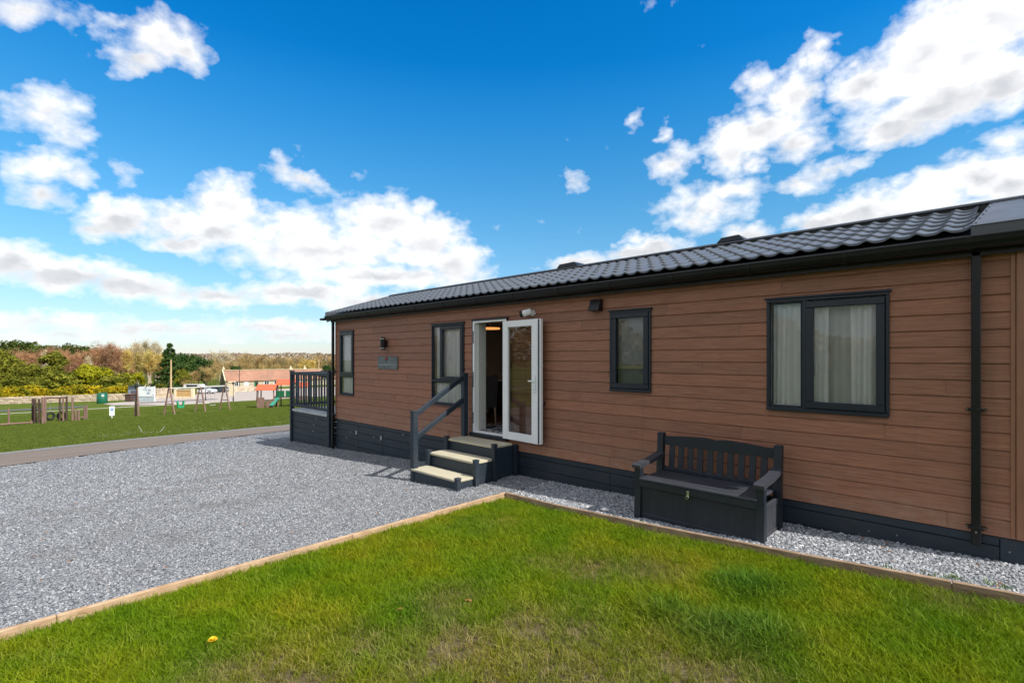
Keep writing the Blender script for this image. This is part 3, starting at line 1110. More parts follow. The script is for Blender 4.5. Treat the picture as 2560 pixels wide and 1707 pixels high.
def curtain(name, x0, x1, z0, z1, y, folds, amp, label, group=None, seed=0, m=None):
    rnd = random.Random(seed)
    n = folds * 10
    mb = MB()
    ph = [rnd.uniform(-.8, .8) for _ in range(folds + 1)]
    am = [rnd.uniform(.5, 1.3) for _ in range(folds + 1)]
    rows = 5
    for j in range(rows):
        tz = j / (rows - 1)
        for i in range(n + 1):
            u = i / n * folds
            q = int(min(u, folds - 1))
            a = amp * (am[q] * (1 - (u - q)) + am[q + 1] * (u - q)) * (0.75 + 0.35 * tz)
            mb.v.append((x0 + (x1 - x0) * i / n + 0.012 * math.sin(u * 2 + tz * 2.2), y + a * math.sin(2 * math.pi * u + ph[q] * (1 - (u - q)) + ph[q + 1] * (u - q)), z1 + (z0 - z1) * tz))
    for j in range(rows - 1):
        for i in range(n):
            mb.f.append((j * (n + 1) + i, j * (n + 1) + i + 1, (j + 1) * (n + 1) + i + 1, (j + 1) * (n + 1) + i))
    return solo(name, mb, m or M_CURTAIN, label, 'curtain', ((x0 + x1) / 2, y, z0), group, smooth=True)


curtain('curtain', -12.01, -11.35, 0.70, 2.44, 0.054, 7, .020, 'white pleated curtain behind the narrow window at the far end of the lodge', None, 1)
curtain('curtain', -8.16, -7.21, 0.60, 2.44, 0.056, 9, .024, 'white pleated curtain behind the window beside the open door', None, 2)
curtain('curtain', -1.90, -1.30, 0.70, 2.46, 0.056, 5, .024, 'white curtain half behind the narrow pane of the large window by the bench', None, 3)
curtain('curtain', -1.12, -0.80, 0.70, 2.46, 0.056, 3, .028, 'white curtain gathered at the downpipe side of the large window', None, 6)
curtain('net_curtain', -1.88, -0.80, 0.70, 2.46, 0.105, 8, .016, 'thin grey net curtain across the large window by the downpipe', None, 16, M_NET)
# roller blind in the small window
MB().box(-3.96, -3.38, 0.075, 0.085, 1.32, 1.70).build('blind_backing', mat('dark_grey_panel', (0.13, 0.155, 0.165), .8), lodge)  # dark grey panel filling the pane below the blind
bl = thing('roller_blind', 'grey roller blind drawn most of the way down the small window', 'blind', (-3.67, 0.10, 1.62))
MB().box(-3.95, -3.39, 0.060, 0.064, 1.66, 2.42).build('fabric', M_BLIND, bl)
MB().box(-3.95, -3.39, 0.054, 0.070, 1.600, 1.655, .004).build('bottom_bar', mat('ochre_bar', (0.34, 0.31, 0.20), .7), bl)

# ------------------------------------------------------------------ doorway and door
a, b, c, d = WINS['DOOR']
df = MB()
df.box(a - .03, b + .03, -0.062, 0.0, d + .001, d + .028, .003)
df.box(a - .016, a - .001, -0.05, 0.0, c, d, .003)
df.box(b + .001, b + .016, -0.05, 0.0, c, d, .003)
df.build('door_trim', M_FRAME, lodge)
dj = MB()
dj.box(a, a + .045, -0.046, 0.03, c + .03, d - .02, .004)
dj.box(b - .05, b, -0.046, 0.03, c + .03, d - .02, .004)
dj.box(a, b, -0.045, 0.03, d - .035, d - .001, .004)
dj.box(a, b, -0.050, 0.05, c, c + .03, .004)
dj = dj.build('door_frame', M_WHITE, lodge)
MB().box(a + .003, a + .075, 0.031, 0.22, c + .03, d - .03, .004).build('jamb_lining', M_CREAMJ, dj)
for zc, h in ((2.13, .22), (1.36, .28), (0.66, .20)):
    MB().box(a + .012, a + .030, -0.050, -0.046, zc - h / 2, zc + h / 2, .001).build('lock_keep', M_SCREW, dj)
MB().box(a - .04, b + .04, -0.10, -0.01, c - .055, c - .002, .003).build('threshold', M_FRAME, lodge)
# open door leaf, hinged on its near-opening side, almost flat against the wall
hx, hy = -6.075, -0.085
lang = math.atan2(-0.062, 0.845)
Ld = Matrix.Translation((hx, hy, 0)) @ Matrix.Rotation(lang, 4, 'Z')
WD, z0, z1 = 0.85, 0.39, 2.375


def lbox(mb, u0, u1, v0, v1, zz0, zz1, cc=.004):
    return mb.box(u0, u1, v0, v1, zz0, zz1, cc, Ld)


dl = MB()
lbox(dl, 0, .115, -.035, .035, z0, z1)
lbox(dl, WD - .135, WD, -.035, .035, z0, z1)
lbox(dl, .116, WD - .136, -.034, .034, z1 - .105, z1)
lbox(dl, .116, WD - .136, -.034, .034, z0, z0 + .125)
lbox(dl, .113, .128, -.030, .030, z0 + .125, z1 - .105)
lbox(dl, WD - .148, WD - .133, -.030, .030, z0 + .125, z1 - .105)
leaf = dl.build('door', M_WHITE, lodge)
g1 = MB()
g1.add([tuple(Ld @ Vector(p)) for p in ((.127, 0, z0 + .124), (WD - .147, 0, z0 + .124), (WD - .147, 0, z1 - .104), (.127, 0, z1 - .104))], [(0, 1, 2, 3)])
g1.build('pane', M_DGLASS, leaf, fixn=False)
sl = MB()
lbox(sl, WD + .001, WD + .024, -.030, .034, z0 + .015, z1 - .012, .003)
sl.build('edge_seal', M_FRAME, leaf)
s3 = MB()
lbox(s3, WD + .010, WD + .050, -.020, .034, z0 + .004, z1 - .002, .004)
s3.build('rebate', M_WHITE, leaf)
hd = MB()
lbox(hd, WD - .085, WD - .045, -.052, -.036, 1.20, 1.48, .005)
lbox(hd, WD - .185, WD - .055, -.080, -.062, 1.375, 1.397, .006)
lbox(hd, WD - .075, WD - .057, -.064, -.050, 1.375, 1.397, .004)
hd.build('handle', M_WHITE, leaf)
MB().tube(Ld @ Vector((WD - .065, -.053, 1.25)), Ld @ Vector((WD - .065, -.060, 1.25)), .012, .010, 10).build('lock', M_STEEL, leaf)
MB().box(-5.30, -5.20, -0.075, -0.024, 1.005, 1.055, .006).build('door_stay', M_BLACK, lodge)

# ------------------------------------------------------------------ roof
EY, EZ, RY, RZ = -0.22, 2.865, 1.78, 3.485
RX0, RX1 = -12.42, 0.24
TX1 = -0.17                      # tiles end at the flashing
sv = Vector((0, RY - EY, RZ - EZ))
SL = sv.length
sd = sv.normalized()
nn = Vector((0, -sd.z, sd.y))
roof = MB()
roof.prism([(EY + .01, EZ - .035), (RY, RZ - .035), (RY + (RY - EY), EZ - .035), (RY + (RY - EY), EZ - .075), (RY, RZ - .10), (EY + .01, EZ - .075)], 0, RX0 + .01, RX1 - .01)
rf = roof.build('roof', M_FLASH, lodge)
LAM = 0.192
NROW = 6
CR = SL / NROW


def tile_mb():
    """one pantile, local: x along eaves 0..LAM, s up slope"""
    mb = MB()
    prof = []
    for i in range(10):
        u = i / 9
        # asymmetric wave: steep roll then long trough
        q = u + 0.10 * math.sin(2 * math.pi * u)
        prof.append((u * LAM, 0.030 * (0.5 + 0.5 * math.cos(2 * math.pi * q))))
    n = len(prof)
    rows = [(-0.004, 0.001), (0.0, 0.022), (0.010, 0.0245), (CR * .5, 0.012), (CR + .012, 0.001)]
    for s, h in rows:
        for x, w in prof:
            mb.v.append((x, s * sd.y + (h + w) * nn.y, s * sd.z + (h + w) * nn.z))
    for j in range(len(rows) - 1):
        for i in range(n - 1):
            mb.f.append((j * n + i, j * n + i + 1, (j + 1) * n + i + 1, (j + 1) * n + i))
    return mb


tm = tile_mb()
tm_me = bpy.data.meshes.new('roof_tile')
tm_me.from_pydata(tm.v, [], tm.f)
tm_me.polygons.foreach_set('use_smooth', [True] * len(tm_me.polygons))
tm_me.materials.append(M_TILE)
ncol = int((TX1 - RX0 - .03) / LAM) + 1
og = ORG[lodge.name]
far_tiles = MB()
cnt = 0
random.seed(8)
for cidx in range(ncol):
    x = TX1 - LAM * (cidx + 1)
    if x < RX0 + .02:
        break
    for rrow in range(NROW):
        p = Vector((x, EY, EZ)) + sd * (CR * rrow)
        if cnt < 300:
            o = bpy.data.objects.new('roof_tile', tm_me)
            C.objects.link(o)
            o.parent = rf
            o.location = (p.x - og[0], p.y - og[1] , p.z - og[2])
            cnt += 1
        else:
            far_tiles.add([(v[0] + p.x, v[1] + p.y, v[2] + p.z) for v in tm.v], tm.f)
if far_tiles.v:
    far_tiles.build('roof_tiles', M_TILE, rf, smooth=True, kind='stuff', fixn=False)
MB().box(RX0 + .03, RX1 - .02, RY - .12, RY + .12, RZ - .12, RZ + .025).build('ridge_filler', M_BLACK, rf)
for xg in (LX0 + .030, LX1 - .090):
    MB().prism([(.10, 2.861), (DEP, 2.861), (RY, RZ - .11)], 0, xg, xg + .06).build('gable_panel', M_CLAD, lodge)
for xg in (LX0 + .03, LX1 - .055):
    for c, d in zs_b[:4]:
        MB().box(xg, xg + .024, .025, DEP + .06, c, d, .004).build('skirting_board', M_SKIRT, lodge)
# ridge cap
rc = MB()
rc.prism([(RY - .15, RZ + .012), (RY - .145, RZ + .034), (RY, RZ + .075), (RY + .145, RZ + .034), (RY + .15, RZ + .012), (RY, RZ + .055)], 0, RX0, RX1)
rc.build('ridge_cap', M_FLASH, rf)


def slope_pt(x, s, h):
    return Vector((x, EY, EZ)) + sd * s + nn * h + Vector((0, 0, 0))


# near verge flashing: flat sheet with screws, front drip
fl = MB()
c8 = [slope_pt(TX1 - .012, -.03, .050), slope_pt(RX1, -.03, .050), slope_pt(RX1, SL - .03, .050), slope_pt(TX1 + .10, SL - .03, .050),
      slope_pt(TX1 - .012, -.03, .044), slope_pt(RX1, -.03, .044), slope_pt(RX1, SL - .03, .044), slope_pt(TX1 + .10, SL - .03, .044)]
fl.add(c8, [(0, 1, 2, 3), (7, 6, 5, 4), (0, 4, 5, 1), (1, 5, 6, 2), (2, 6, 7, 3), (3, 7, 4, 0)])
fl.box(TX1 - .01, RX1 - .002, EY - .036, EY - .030, EZ - .085, EZ + .034)
fl.box(RX1, RX1 + .006, EY - .03, EY + .10, EZ - .10, EZ + .04)
fl.build('verge_flashing', M_FLASH, rf)
sc = []
for i in range(6):
    sc.append((TX1 + .02 + i * .017, .10 + i * .34, .050))
    sc.append((RX1 - .055, .16 + i * .33, .050))
sc += [(TX1 - .06, .02, .032)]
for (x, s, h) in sc:
    p = slope_pt(x, s, h)
    MB().tube(p, p + nn * .008, .011, .007, 8).build('roof_screw', M_SCREW, rf)
# far verge
fv = MB()
fv.prism([(EY - .01, EZ - .10), (RY, RZ - .06), (RY, RZ + .055), (EY - .01, EZ + .05)], 0, RX0 - .006, RX0 + .03)
fv.build('verge_flashing', M_FLASH, rf)
MB().prism([(EY + .02, EZ - .20), (RY, RZ - .16), (RY, RZ - .062), (EY + .02, EZ - .102)], 0, RX0 - .003, RX0 + .022).build('bargeboard', M_CREAMJ, rf)
MB().box(RX0 - .14, RX0 + .05, EY - .10, EY + .02, EZ - .155, EZ - .10, .01).build('gutter_end', M_BLACK, rf)
# fascia, soffit, gutter with brackets
MB().box(LX0 - .1, LX1 + .05, -0.105, -0.085, 2.66, 2.845, .003).build('fascia', M_BLACK, lodge)
MB().box(LX0 - .1, LX1 + .05, -0.085, 0.0, 2.735, 2.75).build('soffit', M_BLACK, lodge)
gt = MB()
prof = []
for i in range(9):
    aa = math.pi * i / 8
    prof.append((-.195 - .080 * math.cos(aa) * 1.0, 2.795 - .085 * math.sin(aa)))
outer = [(-.275, 2.805)] + [(-.195 - .08 * math.cos(math.pi * i / 8), 2.795 - .09 * math.sin(math.pi * i / 8)) for i in range(9)] + [(-.115, 2.805)]
inner = [(-.122, 2.805)] + [(-.195 + .072 * math.cos(math.pi * i / 8), 2.795 - .08 * math.sin(math.pi * i / 8)) for i in range(9)] + [(-.268, 2.805)]
gt.extrude_x(outer + inner, LX0 - .10, RX1 - .01)
gt.box(LX0 - .10, RX1 - .01, -.284, -.270, 2.798, 2.812, .004)
for xx in (LX0 - .105, RX1 - .012):
    gt.prism(outer, 0, xx, xx + .006)
gut = gt.build('gutter', M_GUTTER, lodge, smooth=False)
x = LX1 - .35
while x > LX0:
    br = MB()
    o2 = [(-.281, 2.812)] + [(-.195 - .086 * math.cos(math.pi * i / 8), 2.795 - .097 * math.sin(math.pi * i / 8)) for i in range(9)] + [(-.105, 2.812)]
    i2 = [(-.115, 2.806)] + [(-.195 + .0805 * math.cos(math.pi * i / 8), 2.795 - .0905 * math.sin(math.pi * i / 8)) for i in range(9)] + [(-.2755, 2.806)]
    br.extrude_x(o2 + i2, x - .02, x + .02)
    br.build('gutter_bracket', M_BLACK, gut)
    x -= 0.92
# downpipes
dp = MB().box(-0.185, -0.120, -0.105, -0.040, 0.10, 2.70, .006)
dpo = dp.build('downpipe', M_BLACK, lodge)
for zc in (1.30, 0.255):
    MB().box(-0.205, -0.100, -0.109, -0.024, zc - .012, zc + .012, .003).build('pipe_clip', M_BLACK, dpo)
    for xx in (-0.213, -0.092):
        MB().tube((xx, -.024, zc), (xx, -.045, zc), .011, .011, 8).build('clip_boss', M_BLACK, dpo)
        MB().tube((xx, -.045, zc), (xx, -.049, zc), .006, .004, 8).build('clip_screw', M_STEEL, dpo)
MB().tube((-.152, -.1052, .22), (-.152, -.112, .22), .010, .006, 8).build('clip_screw', M_STEEL, dpo)
dp2 = MB().box(LX0 - .055, LX0 + .005, -0.110, -0.050, -.58, 2.72, .006)
dp2o = dp2.build('downpipe', M_BLACK, lodge)
for zc in (1.4, 0.3):
    MB().box(LX0 - .075, LX0 + .06, -0.114, -0.036, zc - .012, zc + .012, .003).build('pipe_clip', M_BLACK, dp2o)
# roof vents on the ridge
for (xa, xb) in ((-6.30, -5.86), (-3.12, -2.78)):
    v = MB()
    v.box(xa, xb, RY - .10, RY + .30, RZ + .0, RZ + .095, .02)
    v.prism([(xa - .03, RZ + .05), (xb + .03, RZ + .05), (xb - .04, RZ + .125), (xa + .04, RZ + .115)], 1, RY - .13, RY + .33)
    v = v.build('roof_vent', M_FRAME, rf)
    for i in range(4):
        MB().box(xa + .03, xb - .03, RY - .106, RY - .101, RZ + .01 + i * .016, RZ + .018 + i * .016).build('louvre', M_BLACK, rf)
# extractor vent cowl on the wall
vt = MB()
vt.prism([(-0.024, 2.605), (-0.075, 2.600), (-0.135, 2.455), (-0.135, 2.435), (-0.024, 2.435)], 0, -4.30, -4.12)
vt.build('extractor_vent', M_BLACK, lodge)

# things fixed on the wall
wl = thing('wall_lamp', 'black cylindrical up-down wall lamp above the name plaque', 'lamp', (-9.86, -.10, 1.93))
MB().tube((-9.86, -.115, 1.975), (-9.86, -.115, 2.165), .062, .062, 20).build('body', M_BLACK, wl)
for zc in (1.958, 2.168):
    MB().tube((-9.86, -.115, zc), (-9.86, -.115, zc + .014), .066, .066, 20).build('ring', M_STEEL, wl)
for zc in (1.925, 2.183):
    MB().tube((-9.86, -.115, zc), (-9.86, -.115, zc + .032), .052, .052, 20).build('cap', M_BLACK, wl)
MB().box(-9.90, -9.82, -.062, -.022, 2.0, 2.14, .005).build('bracket', M_BLACK, wl)

pq = thing('name_plaque', 'grey slate name plaque with a red rose and pale script under the wall lamp', 'plaque', (-9.80, -.04, 1.51))
MB().box(-10.20, -9.40, -.047, -.024, 1.50, 1.785, .004).build('slate', mat('grey_slate', (0.13, 0.15, 0.15), .7, var=.35, vscale=6, bump=.3, bscale=20), pq)
# script: low rounded letters then a second word with two tall strokes (too small to read in the photograph)
M_SCRIPT = mat('pale_paint', (0.45, 0.52, 0.55), .8)
for i in range(9):
    x = -10.10 + i * .040
    MB().torus((x, -.050, 1.595), .015, .004, (0, 1, 0), 10, 4).build('letter', M_SCRIPT, pq)
for i, tall in enumerate((1, 0, 1, 0, 0)):
    x = -9.70 + i * .040
    if tall:
        MB().box(x - .022, x - .014, -.051, -.047, 1.58, 1.66).build('letter', M_SCRIPT, pq)
    else:
        MB().torus((x, -.050, 1.595), .015, .004, (0, 1, 0), 10, 4).build('letter', M_SCRIPT, pq)
rs_ = MB()
for i in range(5):
    aa = i * 2 * math.pi / 5
    rs_.sphere((-9.83 + .022 * math.cos(aa), -.049, 1.735 + .022 * math.sin(aa)), .02, 8, 5)
rs_.sphere((-9.83, -.052, 1.735), .018, 8, 5)
rs_.build('rose', mat('red_paint', (0.35, 0.03, 0.04), .6), pq)
MB().bar((-9.83, -.049, 1.71), (-9.85, -.049, 1.645), .006, .003).build('stem', mat('green_paint', (0.06, 0.14, 0.06), .7), pq)

sc_ = thing('security_camera', 'white wall security camera with black lens hood above the open door', 'camera', (-5.50, -.02, 2.48))
MB().tube((-5.46, -.024, 2.485), (-5.46, -.065, 2.485), .050, .045, 20).build('mount', M_WHITE, sc_)
b2 = MB()
b2.tube((-5.47, -.115, 2.50), (-5.565, -.150, 2.475), .050, .054, 20)
b2.sphere((-5.47, -.115, 2.50), .052, 16, 10)
b2.build('body', M_WHITE, sc_, smooth=True)
MB().tube((-5.566, -.150, 2.475), (-5.61, -.175, 2.46), .050, .056, 20).build('lens_hood', M_BLACK, sc_)

# ------------------------------------------------------------------ interior seen through the door
ch = thing('dining_chair', 'grey upholstered dining chair with pale wooden legs inside the doorway', 'chair', (-7.30, .50, .432))
MC = mat('grey_upholstery', (0.085, 0.072, 0.075), .95, spec=.1, var=.1, vscale=30)
MLG = mat('pale_oak_leg', (0.42, 0.27, 0.17), .6, var=.15, vstretch=(10, 10, 1))
bk = MB()
nseg = 6
for i in range(nseg + 1):
    zz = .78 + (1.40 - .78) * i / nseg
    off = 0.10 * (i / nseg) ** 1.5
    wv = .235 - .02 * (i / nseg) ** 3
    bk.v += [(-7.10 + off * .6, .50 - wv, zz), (-7.10 + off * .6, .50 + wv, zz), (-7.175 + off * .6, .50 + wv, zz), (-7.175 + off * .6, .50 - wv, zz)]
for i in range(nseg):
    for j in range(4):
        bk.f.append((i * 4 + j, i * 4 + (j + 1) % 4, i * 4 + 4 + (j + 1) % 4, i * 4 + 4 + j))
bk.f += [(0, 1, 2, 3), (nseg * 4, nseg * 4 + 1, nseg * 4 + 2, nseg * 4 + 3)]
bk.build('backrest', MC, ch)
MB().box(-7.58, -7.09, .265, .735, .78, .90, .03).build('seat', MC, ch)
for (xx, yy) in ((-7.11, .31), (-7.11, .69), (-7.54, .31), (-7.54, .69)):
    MB().tube((xx, yy, .78), (xx + (.03 if xx > -7.3 else -.02), yy, .432), .022, .014, 8).build('leg', MLG, ch)
sb = thing('sideboard', 'dark sideboard against the inner wall seen through the doorway', 'sideboard', (-8.6, 2.4, .42))
MB().box(-9.2, -8.0, 2.2, 2.6, .44, 1.20, .01).build('carcass', M_DARK, sb)
MB().box(-9.25, -7.95, 2.17, 2.63, 1.201, 1.235, .006).build('worktop', M_CREAMJ, sb)
vs = thing('table_lamp', 'small pale round table lamp on the sideboard inside the lodge', 'lamp', (-8.42, 2.3, 1.236))
MB().sphere((-8.42, 2.3, 1.37), .085, 14, 10, 1.15).build('globe', mat('pale_ceramic', (0.7, 0.68, 0.66), .4), vs, smooth=True)
MB().tube((-8.42, 2.3, 1.236), (-8.42, 2.3, 1.28), .06, .04, 14).build('base', M_DARK, vs)
cl = thing('ceiling_lamp', 'warm orange strip lamp glowing under the ceiling inside the doorway', 'lamp', (-7.58, 1.0, 2.46))
MB().tube((-7.58, 1.0, 2.345), (-7.58, 1.0, 2.375), .21, .21, 24).build('shade', emit_mat('warm_glow', (1.0, 0.36, 0.10), 0.7), cl)
MB().tube((-7.58, 1.0, 2.376), (-7.58, 1.0, 2.52), .012, .012, 8).build('stem', M_DARK, cl)
curtain('curtain', -9.9, -8.6, 0.45, 2.50, 3.30, 10, .04, 'dark floor-length curtain on the far inner wall behind the dining chair', None, 9, mat('charcoal_curtain', (0.05, 0.045, 0.045), .95))

# ================================================================== DOORSTEP
st = thing('doorstep', 'charcoal three-tread entrance steps with cream treads and a left handrail', 'steps', (-6.5, -.65, gz(-6.5)))
TX0, TXR = -7.00, -5.86
TR = [(0.33, -.12, -.54), (0.135, -.545, -.935), (-0.085, -.94, -1.30)]
for i, (zt, yb, yf) in enumerate(TR):
    ml = .05
    MB().box(TX0 - .05, TXR + .02, yf - .012, yb, zt - .036, zt, .006).build('tread', M_TREAD, st)
    zlow = TR[i + 1][0] - .03 if i < 2 else gz(-6.5) - .08
    MB().box(TX0, TXR, yf + .012, yf + .034, zlow, zt - .037, .003).build('riser', M_SKIRT, st)
    for xs_ in (TX0 - .02, TXR - .012):
        MB().box(xs_, xs_ + .022, yf + .036, yb - .002, gz(-6.5) - .1, zt - .037, .003).build('side_panel', M_SKIRT, st)
    # short capped posts
    for xp in (TX0 - .075, TXR + .0):
        if xp < -6.5 and i == 2:
            continue
        p = MB()
        p.box(xp, xp + .075, yf - .055, yf + .02, gz(-6.5) - .1, zt + .035, .004)
        p.box(xp - .006, xp + .081, yf - .061, yf + .026, zt + .028, zt + .045, .006)
        p.build('newel', M_SKIRT, st)
MB().box(TXR - .005, TXR + .075, -.11, -.03, gz(-6) - .1, .30, .004).build('newel', M_SKIRT, st)
p = MB().box(-7.08, -6.985, -1.30, -1.205, gz(-7) - .1, .86, .004)
p.box(-7.088, -6.977, -1.308, -1.197, .845, .872, .006)
p.build('handrail_post', M_SKIRT, st)
p = MB().box(-7.08, -6.985, -.20, -.105, gz(-7) - .1, 1.47, .004)
p.box(-7.088, -6.977, -.208, -.097, 1.455, 1.482, .006)
p.build('handrail_post', M_SKIRT, st)
for (za, zb) in ((.80, 1.415), (.415, 1.00)):
    MB().bar((-7.032, -1.23, za), (-7.032, -.17, zb), .05, .085, .006).build('handrail', M_SKIRT, st)

# ================================================================== BALCONY DECK at the far end
dk = thing('veranda', 'raised charcoal veranda with railings at the far end of the lodge', 'veranda', (-13.8, 0, gz(-13.8)))
DX0, DX1 = -15.02, -12.62
p = MB().box(DX0 - .05, DX0 + .05, -.06, .04, gz(-15) - .1, 1.36, .004).box(DX0 - .062, DX0 + .062, -.072, .052, 1.345, 1.375, .006)
p.build('post', M_SKIRT, dk)
p = MB().box(DX1 - .06, DX1 + .06, -.07, .05, gz(-12.6) - .1, 1.40, .004).box(DX1 - .07, DX1 + .07, -.08, .06, 1.385, 1.415, .006)
p.build('post', M_SKIRT, dk)
for (ax, ay) in ((DX0, 1.7), (DX0, 3.4)):
    MB().box(ax - .05, ax + .05, ay - .05, ay + .05, gz(-15) - .1, 1.36, .004).build('post', M_SKIRT, dk)
MB().box(DX0 + .051, DX1 - .061, -.045, .025, 1.255, 1.335, .006).build('rail', M_SKIRT, dk)
MB().box(DX0 + .051, DX1 - .061, -.035, .015, .33, .41, .006).build('rail', M_SKIRT, dk)
MB().box(DX0 - .035, DX0 + .035, .045, 3.35, 1.255, 1.335, .006).build('rail', M_SKIRT, dk)
MB().box(DX0 - .025, DX0 + .025, .045, 3.35, .33, .41, .006).build('rail', M_SKIRT, dk)
nb = 14
for i in range(nb):
    x = DX0 + .14 + (DX1 - DX0 - .28) * i / (nb - 1)
    MB().box(x - .032, x + .032, -.022, .002, .411, 1.254, .004).build('baluster', M_SKIRT, dk)
for i in range(18):
    y = .16 + 3.1 * i / 17
    MB().box(DX0 - .012, DX0 + .012, y - .03, y + .03, .411, 1.254, .004).build('baluster', M_SKIRT, dk)
MB().box(DX0 + .052, DX1 - .062, -.03, 3.4, .19, .255, .006).build('deck_floor', mat('pale_deck', (0.46, 0.49, 0.50), .7, var=.15, vscale=3), dk)
for (c0, d0) in ((.09, .185), (-.085, .082), (-.262, -.093), (-.44, -.27), (-.615, -.448), (-.85, -.623)):
    MB().box(DX0 + .052, DX1 - .062, -.015, .010, c0, d0, .004).build('fascia_board', M_SKIRT, dk)
    MB().box(DX0 - .012, DX0 + .012, .042, 3.36, c0, d0, .004).build('fascia_board', M_SKIRT, dk)
for (xx, zz) in ((-13.4, .086), (-13.55, -.09), (-13.6, -.266), (-12.75, -.268)):
    MB().box(xx - .05, xx + .04, -.022, -.0155, zz - .006, zz + .006, .002).build('deck_clip', M_STEEL, dk)
for xx in (-12.9, -12.78):
    MB().tube((xx, -.046, 1.20), (xx, -.054, 1.20), .022, .018, 8).build('rail_bolt', M_STEEL, dk)

# ================================================================== STORAGE BENCH
be = thing('storage_bench', 'dark grey resin storage bench with slatted back standing by the brown wall', 'bench', (-2.39, -.5, gz(-2.4)))
BX0, BX1 = -3.13, -1.68
BF, BB = -.84, -.22
gb = -0.125
# box
MB().box(BX0 + .075, BX1 - .075, BF + .035, BF + .055, gb + .02, .235, .004).build('front_panel', M_BENCH, be)
for i in range(15):
    x = BX0 + .13 + i * .0853
    MB().box(x - .0012, x + .0012, BF + .0335, BF + .0352, gb + .06, .20).build('groove', M_DARK, be)
MB().box(BX0 + .078, BX1 - .078, BF + .028, BF + .048, gb + .0, gb + .055, .006).build('plinth', M_BENCH, be)
for x in (BX0 + .03, BX1 - .055):
    MB().box(x, x + .025, BF + .10, BB - .06, gb + .02, .24, .004).build('side_panel', M_BENCHT, be)
    MB().box(x - .006, x + .031, BF + .10, BB - .06, gb + .03, gb + .085, .006).build('side_rail', M_BENCHT, be)
    MB().box(x - .006, x + .031, BF + .10, BB - .06, .20, .262, .006).build('side_rail', M_BENCHT, be)
MB().box(BX0 + .055, BX1 - .055, BB - .03, BB - .01, gb + .02, .24, .004).build('back_panel', M_BENCH, be)
lid = MB().box(BX0 + .062, BX1 - .062, BF + .0, BB - .03, .315, .345, .008).build('lid', M_BENCHT, be)
MB().box(BX0 + .068, BX1 - .068, BF + .008, BF + .03, .238, .314, .006).build('lid_front', M_BENCH, be)
for i in range(5):
    y = BF + .11 + i * .095
    MB().box(BX0 + .07, BX1 - .07, y - .002, y + .002, .3445, .3462).build('lid_groove', M_DARK, lid)
# hasp
MB().box(-2.475, -2.445, BF - .006, BF + .007, .245, .295, .002).build('hasp', M_STEEL, be)
MB().torus((-2.465, BF - .012, .228), .016, .005, (0, 1, 0), 12, 6).build('ring', M_STEEL, be)
# legs, tapered front legs
for x, s in ((BX0, 1), (BX1, -1)):
    g2 = gz(x) - .05
    pf = [(BF - .0, g2), (BF + .10, g2), (BF + .085, .20), (BF + .085, .455), (BF + .012, .455), (BF + .02, .20)]
    MB().prism(pf, 0, x, x + s * .078).build('leg', M_BENCH, be)
    pr = [(BB - .085, g2), (BB + .0, g2), (BB - .005, .35), (BB + .025, .80), (BB - .045, .80), (BB - .075, .35)]
    MB().prism(pr, 0, x, x + s * .078).build('leg', M_BENCH, be)
    # post cap bevel
    MB().box(x - .004 * s, x + s * .082, BB - .05, BB + .03, .785, .815, .010).build('post_cap', M_BENCH, be)
    # armrest
    pa = [(BF - .018, .452), (BF - .022, .490), (BF + .01, .508), (BF + .30, .525), (BB - .03, .575), (BB - .03, .530), (BF + .30, .482), (BF + .10, .466)]
    MB().prism(pa, 0, x - s * .012, x + s * .092).build('armrest', M_BENCHT, be)
# back: top rail with shaped crest, bottom rail, slats
tp = [(BX0 + .079, .665), (BX1 - .079, .665), (BX1 - .079, .765)]
NN = 24
for i in range(NN + 1):
    u = i / NN
    x = (BX1 - .085) + ((BX0 + .085) - (BX1 - .085)) * u
    zz = .775 + .030 * math.sin(math.pi * min(1, max(0, (u - .08) / .84))) ** 0.8 - .018 * math.exp(-((u - .5) / .05) ** 2)
    tp.append((x, zz))
tp.append((BX0 + .079, .765))
MB().prism(tp, 1, BB - .028, BB + .006).build('top_rail', M_BENCH, be)
MB().box(BX0 + .079, BX1 - .079, BB - .055, BB - .022, .347, .395, .005).build('bottom_rail', M_BENCH, be)
for i in range(10):
    x = BX0 + .185 + i * (BX1 - BX0 - .37) / 9
    MB().bar((x, BB - .038, .39), (x, BB - .010, .672), .018, .070, .004, up=(1, 0, 0)).build('slat', M_BENCH, be)

# ================================================================== TIMBER EDGING
te = thing('timber_edging', 'pale timber edging board between the gravel parking and the lawn', 'edging', (EDGE_X, -4, gz(EDGE_X)))
for (ya, yb) in ((-1.03, -3.42), (-3.424, -5.82), (-5.824, -9.0)):
    MB().box(EDGE_X - .022, EDGE_X + .022, ya, yb, gz(EDGE_X) - .14, gz(EDGE_X) + .035, .005).build('board', M_TIMBER, te)
MB().tube((EDGE_X + .022, -1.065, gz(EDGE_X) + .01), (EDGE_X + .030, -1.065, gz(EDGE_X) + .01), .016, .012, 10).build('knot', mat('rust_knot', (0.08, 0.03, 0.02), .9), te)
te2 = thing('timber_edging', 'shade-toned timber edging board between the gravel strip and the lawn', 'edging', (-2, -1, gz(-2)))
for (p, q) in zip(EDGE_R[:-1], EDGE_R[1:]):
    z0_, z1_ = gz(p[0]) - .075, gz(q[0]) - .075
    if p[0] < -5:
        p = (p[0] + .024, p[1])
    MB().bar((p[0] + .002, p[1] - .0, z0_ + .035), (q[0] - .002, q[1], z1_ + .035), .042, .165, .005).build('board', M_TIMBER_SHADED, te2)

# ================================================================== GRAVEL STONES, LAWN BLADES (geometry nodes, stuff)


